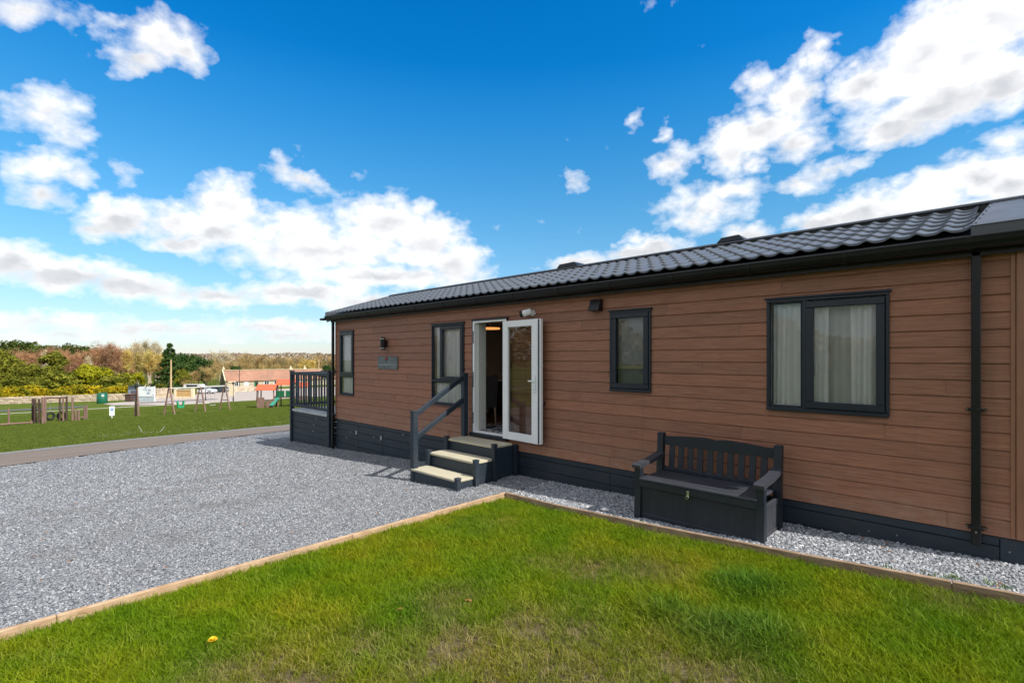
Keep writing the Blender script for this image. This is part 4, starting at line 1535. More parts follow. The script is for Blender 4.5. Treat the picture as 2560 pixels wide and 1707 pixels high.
def src_mesh(name, V, F, m, smooth=False):
    me = bpy.data.meshes.new(name)
    me.from_pydata([tuple(map(float, v)) for v in V], [], F)
    me.materials.append(m)
    if smooth:
        me.polygons.foreach_set('use_smooth', [True] * len(me.polygons))
    return me


def src_coll(name, meshes):
    c = bpy.data.collections.new(name)
    for i, me in enumerate(meshes):
        o = bpy.data.objects.new(me.name, me)
        c.objects.link(o)
    return c


def stone_mat(k=1.0, nm='slate_chippings'):
    m = bpy.data.materials.new(nm)
    m.use_nodes = True
    t = NT(m.node_tree)
    bs = t.n['Principled BSDF']
    oi = t.new('ShaderNodeObjectInfo')
    c = t.ramp(oi.outputs['Random'], [(0.0, (0.06, 0.066, 0.074)), (0.18, (0.13, 0.138, 0.15)), (0.55, (0.25, 0.257, 0.27)), (0.88, (0.37, 0.375, 0.385)), (1.0, (0.66, 0.655, 0.64))])
    pat = t.noise(oi.outputs['Location'], 0.9, 5, 0.65)
    c = t.mix(t.mapr(pat, 0.54, 0.72, 0, 0.6), c, (0.10, 0.092, 0.075))
    pat2 = t.noise(oi.outputs['Location'], 4.5, 3, 0.6)
    c = t.mix(t.mapr(pat2, 0.62, 0.76, 0, 0.6), c, (0.055, 0.052, 0.048))
    tc = t.new('ShaderNodeTexCoord')
    c = t.mix(0.3, c, t.ramp(t.noise(tc.outputs['Object'], 60, 3), [(0.3, (0.085, 0.09, 0.10)), (0.7, (0.33, 0.34, 0.36))]))
    c = t.mix(1.0, c, (k * .95, k * .97, k * 1.0), 'MULTIPLY')
    t.l.new(c, bs.inputs['Base Color'])
    bs.inputs['Roughness'].default_value = 0.65
    return m


M_STONE = stone_mat()
stones = []
for s in range(6):
    r_ = random.Random(s)
    bm = bmesh.new()
    bmesh.ops.create_icosphere(bm, subdivisions=1, radius=1.0)
    sx, sy, sz = r_.uniform(.8, 1.2), r_.uniform(.55, .9), r_.uniform(.35, .6)
    V = []
    for v in bm.verts:
        q = r_.uniform(.72, 1.15)
        V.append((v.co.x * sx * q * .5, v.co.y * sy * q * .5, v.co.z * sz * q * .5))
    bm.verts.index_update()
    F = [tuple(v.index for v in f.verts) for f in bm.faces]
    bm.free()
    stones.append(src_mesh('stone', V, F, M_STONE))
COL_ST = src_coll('stone_sources', stones)
M_STONE2 = stone_mat(1.35, 'pale_chippings')
stones2 = []
for me in stones:
    m2 = me.copy()
    m2.materials.clear()
    m2.materials.append(M_STONE2)
    stones2.append(m2)
COL_ST2 = src_coll('pale_stone_sources', stones2)


def scatter(name, base, coll, density, smin, smax, tilt, seed, attrs=(), dens_attr='dens', zscale=None, kind='stuff', size_attr=None):
    """one object holding the scattered instances; base mesh gives the points"""
    me = base.data
    ng = bpy.data.node_groups.new(name + '_nodes', 'GeometryNodeTree')
    ng.interface.new_socket('Geometry', in_out='INPUT', socket_type='NodeSocketGeometry')
    ng.interface.new_socket('Geometry', in_out='OUTPUT', socket_type='NodeSocketGeometry')
    t = NT(ng)
    gi = t.new('NodeGroupInput')
    go = t.new('NodeGroupOutput')
    ds = t.new('GeometryNodeDistributePointsOnFaces')
    t.l.new(gi.outputs[0], ds.inputs['Mesh'])
    na = t.new('GeometryNodeInputNamedAttribute', data_type='FLOAT')
    na.inputs['Name'].default_value = dens_attr
    t.l.new(t.math('MULTIPLY', na.outputs['Attribute'], float(density)), ds.inputs['Density'])
    ds.inputs['Seed'].default_value = seed
    ci = t.new('GeometryNodeCollectionInfo')
    ci.inputs['Collection'].default_value = coll
    ci.inputs['Separate Children'].default_value = True
    ci.inputs['Reset Children'].default_value = True
    ip = t.new('GeometryNodeInstanceOnPoints')
    t.l.new(ds.outputs['Points'], ip.inputs['Points'])
    t.l.new(ci.outputs[0], ip.inputs['Instance'])
    ip.inputs['Pick Instance'].default_value = True
    rv = t.new('FunctionNodeRandomValue', data_type='FLOAT_VECTOR')
    rv.inputs[0].default_value = (-tilt, -tilt, 0)
    rv.inputs[1].default_value = (tilt, tilt, 6.283)
    rv.inputs['Seed'].default_value = seed + 1
    t.l.new(rv.outputs[0], ip.inputs['Rotation'])
    rsn = t.new('FunctionNodeRandomValue', data_type='FLOAT')
    rsn.inputs[2].default_value = smin
    rsn.inputs[3].default_value = smax
    rsn.inputs['Seed'].default_value = seed + 2
    sc_out = rsn.outputs[1]
    if size_attr:
        sa = t.new('GeometryNodeInputNamedAttribute', data_type='FLOAT')
        sa.inputs['Name'].default_value = size_attr
        sc_out = t.math('MULTIPLY', sc_out, sa.outputs['Attribute'])
    t.l.new(sc_out, ip.inputs['Scale'])
    t.l.new(ip.outputs[0], go.inputs[0])
    o = bpy.data.objects.new(name, me.copy())
    C.objects.link(o)
    md = o.modifiers.new('scatter', 'NODES')
    md.node_group = ng
    return tag(o, kind=kind)


def set_attr(o, k, fn):
    me = o.data
    n = len(me.vertices)
    co = np.empty(n * 3, np.float32)
    me.vertices.foreach_get('co', co)
    co = co.reshape(-1, 3)
    a = me.attributes.get(k) or me.attributes.new(k, 'FLOAT', 'POINT')
    a.data.foreach_set('value', fn(co[:, 0], co[:, 1]).astype(np.float32))


set_attr(gravel, 'size', lambda x, y: 0.92 * np.interp(np.hypot(x - CAM[0], y - CAM[1]), [0, 6, 12, 18], [1, 1, 1.5, 1.9]))
scatter('gravel_stones', gravel, COL_ST, 4600, 0.010, 0.031, 0.7, 3, size_attr='size')
set_attr(strip_o, 'size', lambda x, y: 1.0 + 0 * x)
set_attr(strip_o, 'dens', dens_gravel)
scatter('gravel_stones', strip_o, COL_ST2, 3000, 0.020, 0.044, 0.7, 5, size_attr='size')


def blade_mat():
    m = bpy.data.materials.new('grass_blade')
    m.use_nodes = True
    t = NT(m.node_tree)
    t.n.clear()
    out = t.new('ShaderNodeOutputMaterial')
    oi = t.new('ShaderNodeObjectInfo')
    loc = oi.outputs['Location']
    br = t.new('ShaderNodeAttribute', attribute_type='INSTANCER', attribute_name='brown')
    lu = t.new('ShaderNodeAttribute', attribute_type='INSTANCER', attribute_name='lush')
    n1 = t.noise(loc, 1.4, 4, 0.6)
    n2 = t.noise(loc, 6.0, 3, 0.6)
    c = t.ramp(n1, [(0.30, (0.100, 0.220, 0.003)), (0.50, (0.185, 0.275, 0.004)), (0.72, (0.300, 0.305, 0.008))])
    c = t.mix(t.mapr(n2, 0.45, 0.75, 0, 0.5), c, (0.110, 0.240, 0.003))
    rnd = t.ramp(oi.outputs['Random'], [(0, (0.62, 0.66, 0.6)), (0.5, (1, 1, 1)), (1, (1.35, 1.25, 1.2))])
    c = t.mix(1.0, c, rnd, 'MULTIPLY')
    dry = t.ramp(oi.outputs['Random'], [(0, (0.20, 0.165, 0.04)), (0.6, (0.30, 0.235, 0.08)), (1, (0.42, 0.34, 0.16))])
    bf = t.math('ADD', t.math('MULTIPLY', br.outputs['Fac'], 0.95), t.math('MULTIPLY', t.math('SUBTRACT', oi.outputs['Random'], 0.72), 0.6), clamp=True)
    c = t.mix(bf, c, dry)
    c = t.mix(t.math('MULTIPLY', lu.outputs['Fac'], 0.7), c, (0.050, 0.150, 0.018))
    d = t.new('ShaderNodeBsdfPrincipled')
    t.l.new(c, d.inputs['Base Color'])
    d.inputs['Roughness'].default_value = 0.6
    d.inputs['Specular IOR Level'].default_value = 0.12
    tl = t.new('ShaderNodeBsdfTranslucent')
    t.l.new(c, tl.inputs[0])
    mx = t.new('ShaderNodeMixShader')
    mx.inputs[0].default_value = 0.35
    t.l.new(d.outputs[0], mx.inputs[1])
    t.l.new(tl.outputs[0], mx.inputs[2])
    t.l.new(mx.outputs[0], out.inputs[0])
    return m


M_BLADE = blade_mat()


def tuft(seed, n, rad, h0, h1, lean, w=0.0026):
    r_ = random.Random(seed)
    V, F = [], []
    for i in range(n):
        a = r_.uniform(0, 6.283)
        q = rad * math.sqrt(r_.random())
        bx, by = q * math.cos(a), q * math.sin(a)
        d = r_.uniform(0, 6.283)
        L = r_.uniform(h0, h1)
        ln = r_.uniform(.1, lean)
        fa = r_.uniform(0, 6.283)
        wx, wy = w * math.cos(fa), w * math.sin(fa)
        k = len(V)
        pts = []
        for s, ww in ((0, 1), (.5, .8), (1.0, 0.05)):
            o_ = ln * L * s ** 1.8
            zz = L * (s - .25 * ln * s * s)
            x, y = bx + o_ * math.cos(d), by + o_ * math.sin(d)
            V.append((x - wx * ww, y - wy * ww, zz))
            V.append((x + wx * ww, y + wy * ww, zz))
        F += [(k, k + 1, k + 3, k + 2), (k + 2, k + 3, k + 5, k + 4)]
    return V, F


tufts = []
for s in range(6):
    V, F = tuft(s, 14, .045, .025, .070, 1.1)
    tufts.append(src_mesh('tuft', V, F, M_BLADE))
COL_T = src_coll('tuft_sources', tufts)
lawn_sz = lambda x, y: 1.0 - 0.45 * brown(x, y) + 1.1 * lush(x, y) + 0.5 * (fbm(x, y, 2.2, 13) - .5)
set_attr(lawn, 'size', lawn_sz)
scatter('lawn_grass', lawn, COL_T, 1900, 0.75, 1.35, 0.25, 11, size_attr='size')


stalks = []
for q_ in range(3):
    V, F = tuft(200 + q_, 5, .05, .06, .115, 1.4, .0018)
    stalks.append(src_mesh('stalk', V, F, M_BLADE))
scatter('long_grass', lawn, src_coll('stalk_sources', stalks), 170, 0.7, 1.25, 0.35, 23)


# field grass tufts on the near bank beyond the road give it a nap and uneven edge
def fdens(x, y):
    return np.interp(-x, [20, 22, 27, 34, 50, 66, 67.5], [1, .9, .7, .55, .45, .4, 0]) * (x < road_far(y) - .5) * (y > -10) * (y < 24)


fxs = np.arange(-68, -19, 0.5)
fys = np.arange(-10, 24.5, 0.5)
M_FBLADE = mat('field_blade', (0.085, 0.128, 0.018), 0.8, spec=.05, base2=(0.175, 0.215, 0.042), vscale=3, objvar=.45)
ft = []
for s in range(4):
    V, F = tuft(50 + s, 22, .16, .03, .075, 1.3, .006)
    ft.append(src_mesh('field_tuft', V, F, M_FBLADE))
COL_F = src_coll('field_sources', ft)
fb = grid_sheet('field_points', fxs, fys, M_FIELD, zoff=-0.010, attrs={'dens': fdens})
scatter('field_grass', fb, COL_F, 75, 0.35, 0.95, 0.3, 17)
bpy.data.objects.remove(fb)

# weeds along the edging in the gravel strip
wd = MB()
r_ = random.Random(9)
for i in range(34):
    x = r_.choice([r_.uniform(-.75, .1), r_.uniform(-.35, .12), r_.uniform(-4.9, -.9)])
    y = float(edge_y(x)) + r_.uniform(.03, .22 if x > -.9 else .06)
    V, F = tuft(300 + i, 9, .03, .02, .055, 1.3, .003)
    z_ = gz(x) + .005
    wd.add([(a_ + x, b_ + y, c_ + z_) for a_, b_, c_ in V], F)
wd.build('gravel_weeds', mat('weed_green', (0.07, 0.14, 0.02), .7, base2=(0.16, 0.22, 0.06), vscale=6), None, kind='stuff', fixn=False)
M_ROPE_ = mat('weathered_white', (0.45, 0.46, 0.44), .7)
# dead leaves blown over the gravel
dl_ = MB()
for i in range(70):
    x, y = (r_.uniform(-11, -5.3), r_.uniform(-6.0, -1.2)) if i < 55 else (r_.uniform(-4.8, 0), r_.uniform(-.8, -.1))
    z_ = gz(x) + .028
    a_ = r_.uniform(0, 6.28)
    L_ = r_.uniform(.016, .034)
    ca, sa = math.cos(a_), math.sin(a_)
    pts = [(-L_, 0, 0), (0, L_ * .5, .008), (L_, 0, .002), (0, -L_ * .5, .010)]
    dl_.add([(x + u * ca - v * sa, y + u * sa + v * ca, z_ + w) for u, v, w in pts], [(0, 1, 2), (0, 2, 3)])
dl_.build('dead_leaves', mat('dead_leaf', (0.14, 0.075, 0.04), .8, base2=(0.34, 0.17, 0.08), vscale=3), None, kind='stuff', fixn=False)
# white marker sticks and daisies on the field beyond the road
for (p_, q_, lb) in (((-25.5, -1.85, 0), (-25.6, -1.98, .26), 'left of two short white sticks leaning in the field grass'), ((-24.9, -1.36, 0), (-25.1, -1.18, .17), 'right of two short white sticks leaning in the field grass')):
    stk = MB().tube((p_[0], p_[1], gz(p_[0]) - .02), (q_[0], q_[1], gz(p_[0]) + q_[2]), .007, .007, 6)
    solo('marker_stick', stk, M_ROPE_, lb, 'stick', (p_[0], p_[1], gz(p_[0])))
dy = MB()
for i in range(120):
    cx_, cy_ = r_.choice([(-24.2, -1.9), (-22.4, .3), (-22.2, 6.0), (-25.5, -3.0), (-23.2, 3.6)])
    x, y = cx_ + r_.gauss(0, .35), cy_ + r_.gauss(0, .7)
    if x > float(road_far(y)) - .7:
        continue
    z_ = gz(x) + .03
    dy.add([(x - .013, y - .013, z_), (x + .013, y - .013, z_), (x + .013, y + .013, z_ + .004), (x - .013, y + .013, z_ + .004)], [(0, 1, 2, 3)])
dy.build('daisies', M_WHITE, None, kind='stuff', fixn=False)

# yellow dandelion, dry leaves on the lawn
dn = thing('dandelion', 'yellow dandelion flower low in the lawn grass', 'flower', (-3.82, -5.12, gz(-3.82) - .04))
dz = gz(-3.82) - .04
MB().tube((-3.82, -5.12, dz), (-3.82, -5.12, dz + .05), .003, .003, 6).build('stem', mat('flower_stem', (0.14, 0.2, 0.05), .6), dn)
pet = MB()
r_ = random.Random(3)
for ring, (nr, L, tz) in enumerate(((22, .030, .010), (18, .024, .018), (12, .015, .024))):
    for i in range(nr):
        aa = 2 * math.pi * i / nr + r_.uniform(-.1, .1)
        c_, s_ = math.cos(aa), math.sin(aa)
        x0, y0_ = -3.82 + .003 * c_, -5.12 + .003 * s_
        x1, y1_ = -3.82 + L * c_, -5.12 + L * s_
        w = .0035
        pet.add([(x0 - w * s_ * .5, y0_ + w * c_ * .5, dz + .052), (x0 + w * s_ * .5, y0_ - w * c_ * .5, dz + .052), (x1 + w * s_, y1_ - w * c_, dz + .05 + tz), (x1 - w * s_, y1_ + w * c_, dz + .05 + tz)], [(0, 1, 2, 3)])
pet.build('petals', mat('dandelion_yellow', (0.80, 0.52, 0.01), .6), dn)
for (x, y, a_, lb) in ((-3.0, -3.56, .3, 'small orange-brown dry leaf on the bare patch nearer the bench'), (-3.28, -4.0, 1.2, 'small orange-brown dry leaf on the bare patch nearer the dandelion')):
    z_ = gz(x) - .035
    lf = MB()
    ca, sa = math.cos(a_), math.sin(a_)
    pts = [(-.035, 0, 0), (-.012, .016, .006), (.015, .017, .010), (.04, 0, .004), (.015, -.016, .012), (-.012, -.014, .007), (0, 0, .001)]
    lf.add([(x + u * ca - v * sa, y + u * sa + v * ca, z_ + .02 + w) for u, v, w in pts], [(0, 1, 6), (1, 2, 6), (2, 3, 6), (3, 4, 6), (4, 5, 6), (5, 0, 6)])
    solo('dry_leaf', lf, mat('dry_leaf', (0.42, 0.16, 0.06), .7), lb, 'leaf', (x, y, z_ + .02))
# ================================================================== PLAYGROUND
M_POLE = mat('playground_timber', (0.15, 0.085, 0.065), .85, base2=(0.29, 0.18, 0.145), vscale=3, vstretch=(4, 4, .6), bump=.3, bscale=12)
M_POLED = mat('playground_timber_dark', (0.075, 0.045, 0.035), .85, var=.3, vscale=3)
M_GREENP = mat('green_plastic', (0.02, 0.32, 0.14), .4, var=.1)
M_GREEND = mat('dark_green_panel', (0.01, 0.13, 0.055), .5, var=.1)
M_TEAL = mat('teal_slide', (0.05, 0.30, 0.22), .35, var=.1)
M_REDROOF = mat('orange_red_board', (0.62, 0.12, 0.055), .6, var=.12)
M_TYRE = mat('rubber_tyre', (0.018, 0.020, 0.018), .8, var=.2, bump=.4, bscale=30)
M_ROPE = mat('grey_chain', (0.30, 0.30, 0.28), .6)
M_IRON = mat('dark_iron', (0.030, 0.018, 0.016), .5)


def gp(x, y):
    return (x, y, gz(x))


def aframe(th, x, y, bd, h, spread, r=.075):
    """two legs leaning together across the beam direction bd"""
    nx, ny = -bd[1], bd[0]
    for s in (-1, 1):
        bx, by = x + nx * spread * s, y + ny * spread * s
        mb = MB().tube((bx, by, gz(bx) - .15), (x + nx * .07 * s, y + ny * .07 * s, gz(x) + h + .10), r, r * .85, 10)
        mb.build('leg', M_POLE, th)
    MB().bar((x - nx * spread * .62, y - ny * spread * .62, gz(x) + h * .42), (x + nx * spread * .62, y + ny * spread * .62, gz(x) + h * .42), .07, .09).build('brace', M_POLE, th)


def hang_seat(th, x, y, ztop, drop, bd, m, bucket):
    for s in (-1, 1):
        px_, py_ = x + bd[0] * .22 * s, y + bd[1] * .22 * s
        MB().tube((px_, py_, ztop), (px_, py_, ztop - drop), .012, .012, 5).build('chain', M_ROPE, th)
    zz = ztop - drop
    mb = MB()
    if bucket:
        mb.prism([(y - .24, zz - .30), (y + .24, zz - .30), (y + .30, zz + .30), (y + .18, zz + .34), (y + .14, zz - .12), (y - .14, zz - .12), (y - .18, zz + .34), (y - .30, zz + .30)], 0, x - .17, x + .17)
    else:
        mb.box(x - .12, x + .12, y - .26, y + .26, zz - .03, zz + .03, .02)
    mb.build('seat', m, th)


bd = np.array([-.42, .907])
sw = thing('swing', 'timber three-frame playground swing with a green bucket seat on the grass', 'swing', gp(-54.9, 7.5))
fr_pts = [(-54.2, 4.95), (-55.5, 7.75), (-56.6, 10.2)]
for (x, y) in fr_pts:
    aframe(sw, x, y, bd, 2.32, .72)
zt = [gz(x) + 2.38 for x, y in fr_pts]
for i in (0, 1):
    MB().tube((fr_pts[i][0], fr_pts[i][1], zt[i]), (fr_pts[i + 1][0], fr_pts[i + 1][1], zt[i + 1]), .07, .07, 10).build('beam', mat('pale_beam', (0.50, 0.50, 0.47), .7), sw)
hang_seat(sw, -54.75, 5.95, gz(-54.75) + 2.3, 1.45, bd, M_GREENP, True)
hang_seat(sw, -56.0, 8.95, gz(-56) + 2.3, 1.75, bd, M_ROPE, False)
zl = thing('climbing_frame', 'single timber A-frame with a dark rubber head left of the swing', 'climbing frame', gp(-55.4, 2.75))
aframe(zl, -55.4, 2.75, np.array([-.2, .98]), 2.45, .42, .07)
MB().sphere((-55.42, 2.72, gz(-55.4) + 2.72), .17, 12, 8, 1.5).build('head', mat('dark_rubber_head', (0.012, 0.022, 0.012), .8), zl, smooth=True)
MB().box(-55.46, -55.36, 2.69, 2.75, gz(-55.4) - .1, gz(-55.4) + 2.5).build('post', M_POLED, zl)

# trim trail: ladder posts, tyre run, low beams
tt = thing('climbing_wall', 'cluster of upright timber climbing posts with low beam on the playground', 'climbing frame', gp(-55.0, -3.6))
for (x, y, h) in ((-56.2, -3.95, 1.95), (-55.5, -3.85, 1.95), (-54.8, -3.65, 1.95), (-54.3, -3.45, 2.0), (-54.9, -3.30, 2.05), (-55.6, -3.4, 2.05)):
    MB().tube((x, y, gz(x) - .1), (x, y, gz(x) + h), .09, .085, 10).build('post', M_POLE if y > -3.6 else M_POLED, tt)
for k_ in range(3):
    MB().bar((-56.2, -3.9, gz(-56) + .35 + .6 * k_), (-54.3, -3.5, gz(-54.3) + .35 + .6 * k_), .07, .09).build('rung', M_POLE, tt)
bm_ = thing('balance_beam', 'low timber balance beam with end posts at the left of the playground', 'beam', gp(-55.0, -5.4))
MB().tube((-55.1, -6.9, gz(-55.1) + .10), (-54.9, -4.0, gz(-54.9) + .12), .07, .07, 8).build('beam', M_POLE, bm_)
for (x, y, h) in ((-55.1, -5.35, 1.3), (-55.0, -6.8, .3), (-54.9, -4.1, .3)):
    MB().tube((x, y, gz(x) - .1), (x, y, gz(x) + h), .065, .06, 8).build('post', M_POLE, bm_)
tg = thing('tyre_frame', 'timber goal frame with two hanging black tyres on the playground', 'climbing frame', gp(-56.0, -2.6))
MB().tube((-56.9, -3.35, gz(-57) + 1.93), (-55.6, -1.95, gz(-55.6) + 1.93), .065, .065, 10).build('beam', M_POLE, tg)
for (x, y, h, m_) in ((-56.6, -3.30, 1.95, M_POLE), (-55.9, -2.35, 1.95, M_POLED), (-55.7, -2.15, 1.95, M_POLE)):
    MB().tube((x, y, gz(x) - .1), (x, y, gz(x) + h), .065, .06, 10).build('post', m_, tg)
for (x, y, ax) in ((-56.85, -2.88, (.9, .25, 0)), (-56.3, -2.22, (.8, -.45, 0))):
    MB().torus((x, y, gz(x) + .40), .26, .085, ax, 22, 8).build('tyre', M_TYRE, tg)
    MB().tube((x, y, gz(x) + .66), (x, y, gz(x) + 1.9), .014, .014, 5).build('rope', M_ROPE, tg)
tp_ = thing('trim_posts', 'pair of tall timber posts with short stepping posts right of the tyres', 'climbing frame', gp(-55.3, -1.5))
for (x, y, h, m_) in ((-55.6, -1.95, 2.05, M_POLED), (-55.1, -1.62, 1.95, M_POLE), (-55.0, -1.42, .95, M_POLE), (-55.2, -1.22, .9, M_POLE), (-56.0, -.78, 1.05, M_POLE), (-56.2, -.62, 1.25, M_POLE)):
    MB().tube((x, y, gz(x) - .1), (x, y, gz(x) + h), .075, .07, 10).build('post', m_, tp_)
MB().bar((-55.1, -1.6, gz(-55.1) + .22), (-56.2, -.62, gz(-56.2) + .22), .08, .10).build('beam', M_POLE, tp_)
bt = thing('spring_rider', 'turquoise plastic play rider at the left edge of the playground', 'spring rider', gp(-55.0, -6.05))
MB().sphere((-55.0, -6.12, gz(-55) + .62), .30, 12, 8, 1.1).build('body', mat('turquoise_plastic', (0.05, 0.52, 0.42), .4), bt, smooth=True)
MB().box(-55.1, -54.9, -6.35, -5.98, gz(-55) + .92, gz(-55) + 1.25, .04).build('panel', M_WHITE, bt)
MB().tube((-55, -6.12, gz(-55) - .1), (-55, -6.12, gz(-55) + .4), .05, .05, 8).build('post', M_POLE, bt)
sg = thing('notice_sign', 'small white and blue notice sign on a short post in the grass', 'sign', gp(-55.26, .98))
MB().box(-55.29, -55.26, .80, 1.16, gz(-55.3) + .22, gz(-55.3) + 1.02, .004, None).build('panel', M_WHITE, sg)
MB().box(-55.258, -55.256, .86, 1.10, gz(-55.3) + .66, gz(-55.3) + .80).build('blue_band', mat('sign_blue', (0.08, 0.22, 0.50), .5), sg)
MB().box(-55.258, -55.256, .86, 1.10, gz(-55.3) + .84, gz(-55.3) + .94).build('grey_text', mat('sign_grey', (0.35, 0.42, 0.55), .5), sg)
MB().box(-55.31, -55.291, .95, 1.01, gz(-55.3) - .1, gz(-55.3) + .95).build('post', M_WHITE, sg)

# twin play towers with slide
pt = thing('play_tower', 'timber twin play tower with two orange-red roofs and a teal slide', 'play tower', gp(-55.5, 14.6))


def tower(cx, cy, ang, L, W, hroof, hridge, deck, base):
    u = np.array([math.cos(ang), math.sin(ang)])
    v = np.array([-u[1], u[0]])
    P = lambda a, b, z: (cx + u[0] * a + v[0] * b, cy + u[1] * a + v[1] * b, base + z)
    for a in (-L / 2 + .1, L / 2 - .1):
        for b in (-W / 2 + .08, W / 2 - .08):
            MB().tube(P(a, b, -.2), P(a, b, hroof + .05), .065, .06, 8).build('post', M_POLED if b > 0 else M_POLE, pt)
    mb = MB()
    c8 = [P(-L / 2 - .1, -W / 2 - .12, hroof - .08), P(L / 2 + .1, -W / 2 - .12, hroof - .08), P(L / 2 + .1, 0, hridge), P(-L / 2 - .1, 0, hridge), P(-L / 2 - .1, W / 2 + .12, hroof - .08), P(L / 2 + .1, W / 2 + .12, hroof - .08)]
    c8 += [(p[0], p[1], p[2] - .05) for p in c8]
    mb.add(c8, [(0, 1, 2, 3), (3, 2, 5, 4), (6, 7, 8, 9), (9, 8, 11, 10), (0, 1, 7, 6), (4, 5, 11, 10), (0, 3, 9, 6), (3, 4, 10, 9), (1, 2, 8, 7), (2, 5, 11, 8)])
    mb.build('roof', M_REDROOF, pt)
    for a in (-L / 2 - .05, L / 2 + .05):
        MB().add([P(a, -W / 2, hroof - .10), P(a, W / 2, hroof - .10), P(a, 0, hridge - .08), P(a + .04, -W / 2, hroof - .10), P(a + .04, W / 2, hroof - .10), P(a + .04, 0, hridge - .08)], [(0, 1, 2), (3, 5, 4), (0, 3, 4, 1), (1, 4, 5, 2), (2, 5, 3, 0)]).build('gable', M_POLED, pt)
    mb = MB()
    q = [P(a, b, z) for z in (deck - .08, deck) for a, b in ((-L / 2, -W / 2), (L / 2, -W / 2), (L / 2, W / 2), (-L / 2, W / 2))]
    mb.add(q, [(0, 1, 2, 3), (4, 5, 6, 7), (0, 1, 5, 4), (1, 2, 6, 5), (2, 3, 7, 6), (3, 0, 4, 7)])
    mb.build('deck', M_POLE, pt)
    return P


ra = math.atan2(rgt[1], rgt[0])
P1 = tower(-55.5, 13.95, ra + .15, 1.75, 1.1, 1.95, 2.42, 0.75, gz(-55.5))
P2 = tower(-54.9, 15.75, ra + .1, 1.75, 1.1, 2.45, 2.92, 1.05, gz(-55))
P3 = tower(-54.3, 17.3, ra + .5, 1.3, 1.1, 2.15, 2.55, 1.0, gz(-54.5))
for (Pf, a0, a1, b, z0_, z1_, m_) in ((P1, -.86, -.12, -.57, .02, 1.08, M_POLE), (P1, .02, .86, -.60, -.1, .62, M_POLE), (P2, -.86, -.1, -.57, 1.06, 1.72, M_GREEND), (P2, .05, .8, -.57, 1.06, 1.72, M_GREEND), (P3, -.6, .6, -.57, .65, 1.0, M_POLE)):
    MB().add([Pf(a0, b, z0_), Pf(a1, b, z0_), Pf(a1, b, z1_), Pf(a0, b, z1_), Pf(a0, b + .05, z0_), Pf(a1, b + .05, z0_), Pf(a1, b + .05, z1_), Pf(a0, b + .05, z1_)], [(0, 1, 2, 3), (4, 5, 6, 7), (0, 1, 5, 4), (1, 2, 6, 5), (2, 3, 7, 6), (3, 0, 4, 7)]).build('panel', m_, pt)
MB().bar(P2(-.75, -.55, 1.0), P1(.75, -1.2, .28), .42, .06).build('slide', M_TEAL, pt)
MB().bar(P1(.9, .0, .8), P2(-.9, .0, 1.08), .8, .06).build('bridge', M_POLE, pt)
MB().bar(P2(.9, .0, 1.05), P3(-.7, .0, .98), .8, .06).build('bridge', M_POLE, pt)
MB().bar(P2(.9, -.5, 1.6), P3(-.7, -.5, 1.5), .06, .06).build('bridge_rail', M_POLE, pt)
MB().bar(P3(.2, -.5, .8), P3(1.4, -.5, -.05), .10, .10).build('ramp_rail', M_POLED, pt)
MB().bar(P3(.5, -.5, -.05), P3(1.1, -.5, .75), .10, .10).build('ramp_rail', M_POLED, pt)

# ------------------------------------------------------------------ car park furniture
gbn = thing('waste_bin', 'round dark green waste bin with a small white label beside the stone wall', 'bin', gp(-88, 4.14))
zb = gz(-88)
mb = MB()
prof_r = [(.56, 0), (.60, .1), (.60, 1.18), (.55, 1.22), (.56, 1.34), (.40, 1.42), (0.05, 1.45)]
n_ = 18
for (r0, z_) in prof_r:
    for i in range(n_):
        mb.v.append((-88 + r0 * math.cos(2 * math.pi * i / n_), 4.14 + r0 * math.sin(2 * math.pi * i / n_), zb + z_))
for j in range(len(prof_r) - 1):
    for i in range(n_):
        mb.f.append((j * n_ + i, j * n_ + (i + 1) % n_, (j + 1) * n_ + (i + 1) % n_, (j + 1) * n_ + i))
mb.build('body', mat('bin_green', (0.005, 0.11, 0.06), .45), gbn, smooth=True)
MB().box(-87.395, -87.385, 4.0, 4.28, zb + 1.02, zb + 1.14).build('label_plate', M_WHITE, gbn)

nb_ = thing('display_board', 'large pale printed display board with a metal frame beside the car park', 'display board', gp(-85.5, 8.5))
ux, uy = rgt[0], rgt[1]


def seg(mb, px0, px1, dep, z0_, z1_, th=.10, c=0.0):
    """upright slab seen square on, between two bearings at one distance"""
    p, q = spot(px0, dep), spot(px1, dep)
    d_ = q - p
    L = math.hypot(d_[0], d_[1])
    an = math.atan2(d_[1], d_[0])
    M = Matrix.Translation((p[0], p[1], 0)) @ Matrix.Rotation(an, 4, 'Z')
    return mb.box(0, L, 0, th, z0_, z1_, c, M)


zb = -4.42
M_PRINT = None


def print_mat():
    m = bpy.data.materials.new('printed_panel')
    m.use_nodes = True
    t = NT(m.node_tree)
    bs = t.n['Principled BSDF']
    tc = t.new('ShaderNodeTexCoord')
    n = t.noise(t.scaled(tc.outputs['Object'], (.8, .8, 2.5)), 1.6, 3, .6)
    t.l.new(t.ramp(n, [(.38, (.18, .26, .33)), (.46, (.62, .68, .70)), (.6, (.74, .78, .77)), (.68, (.40, .50, .50))]), bs.inputs['Base Color'])
    bs.inputs['Roughness'].default_value = .4
    return m


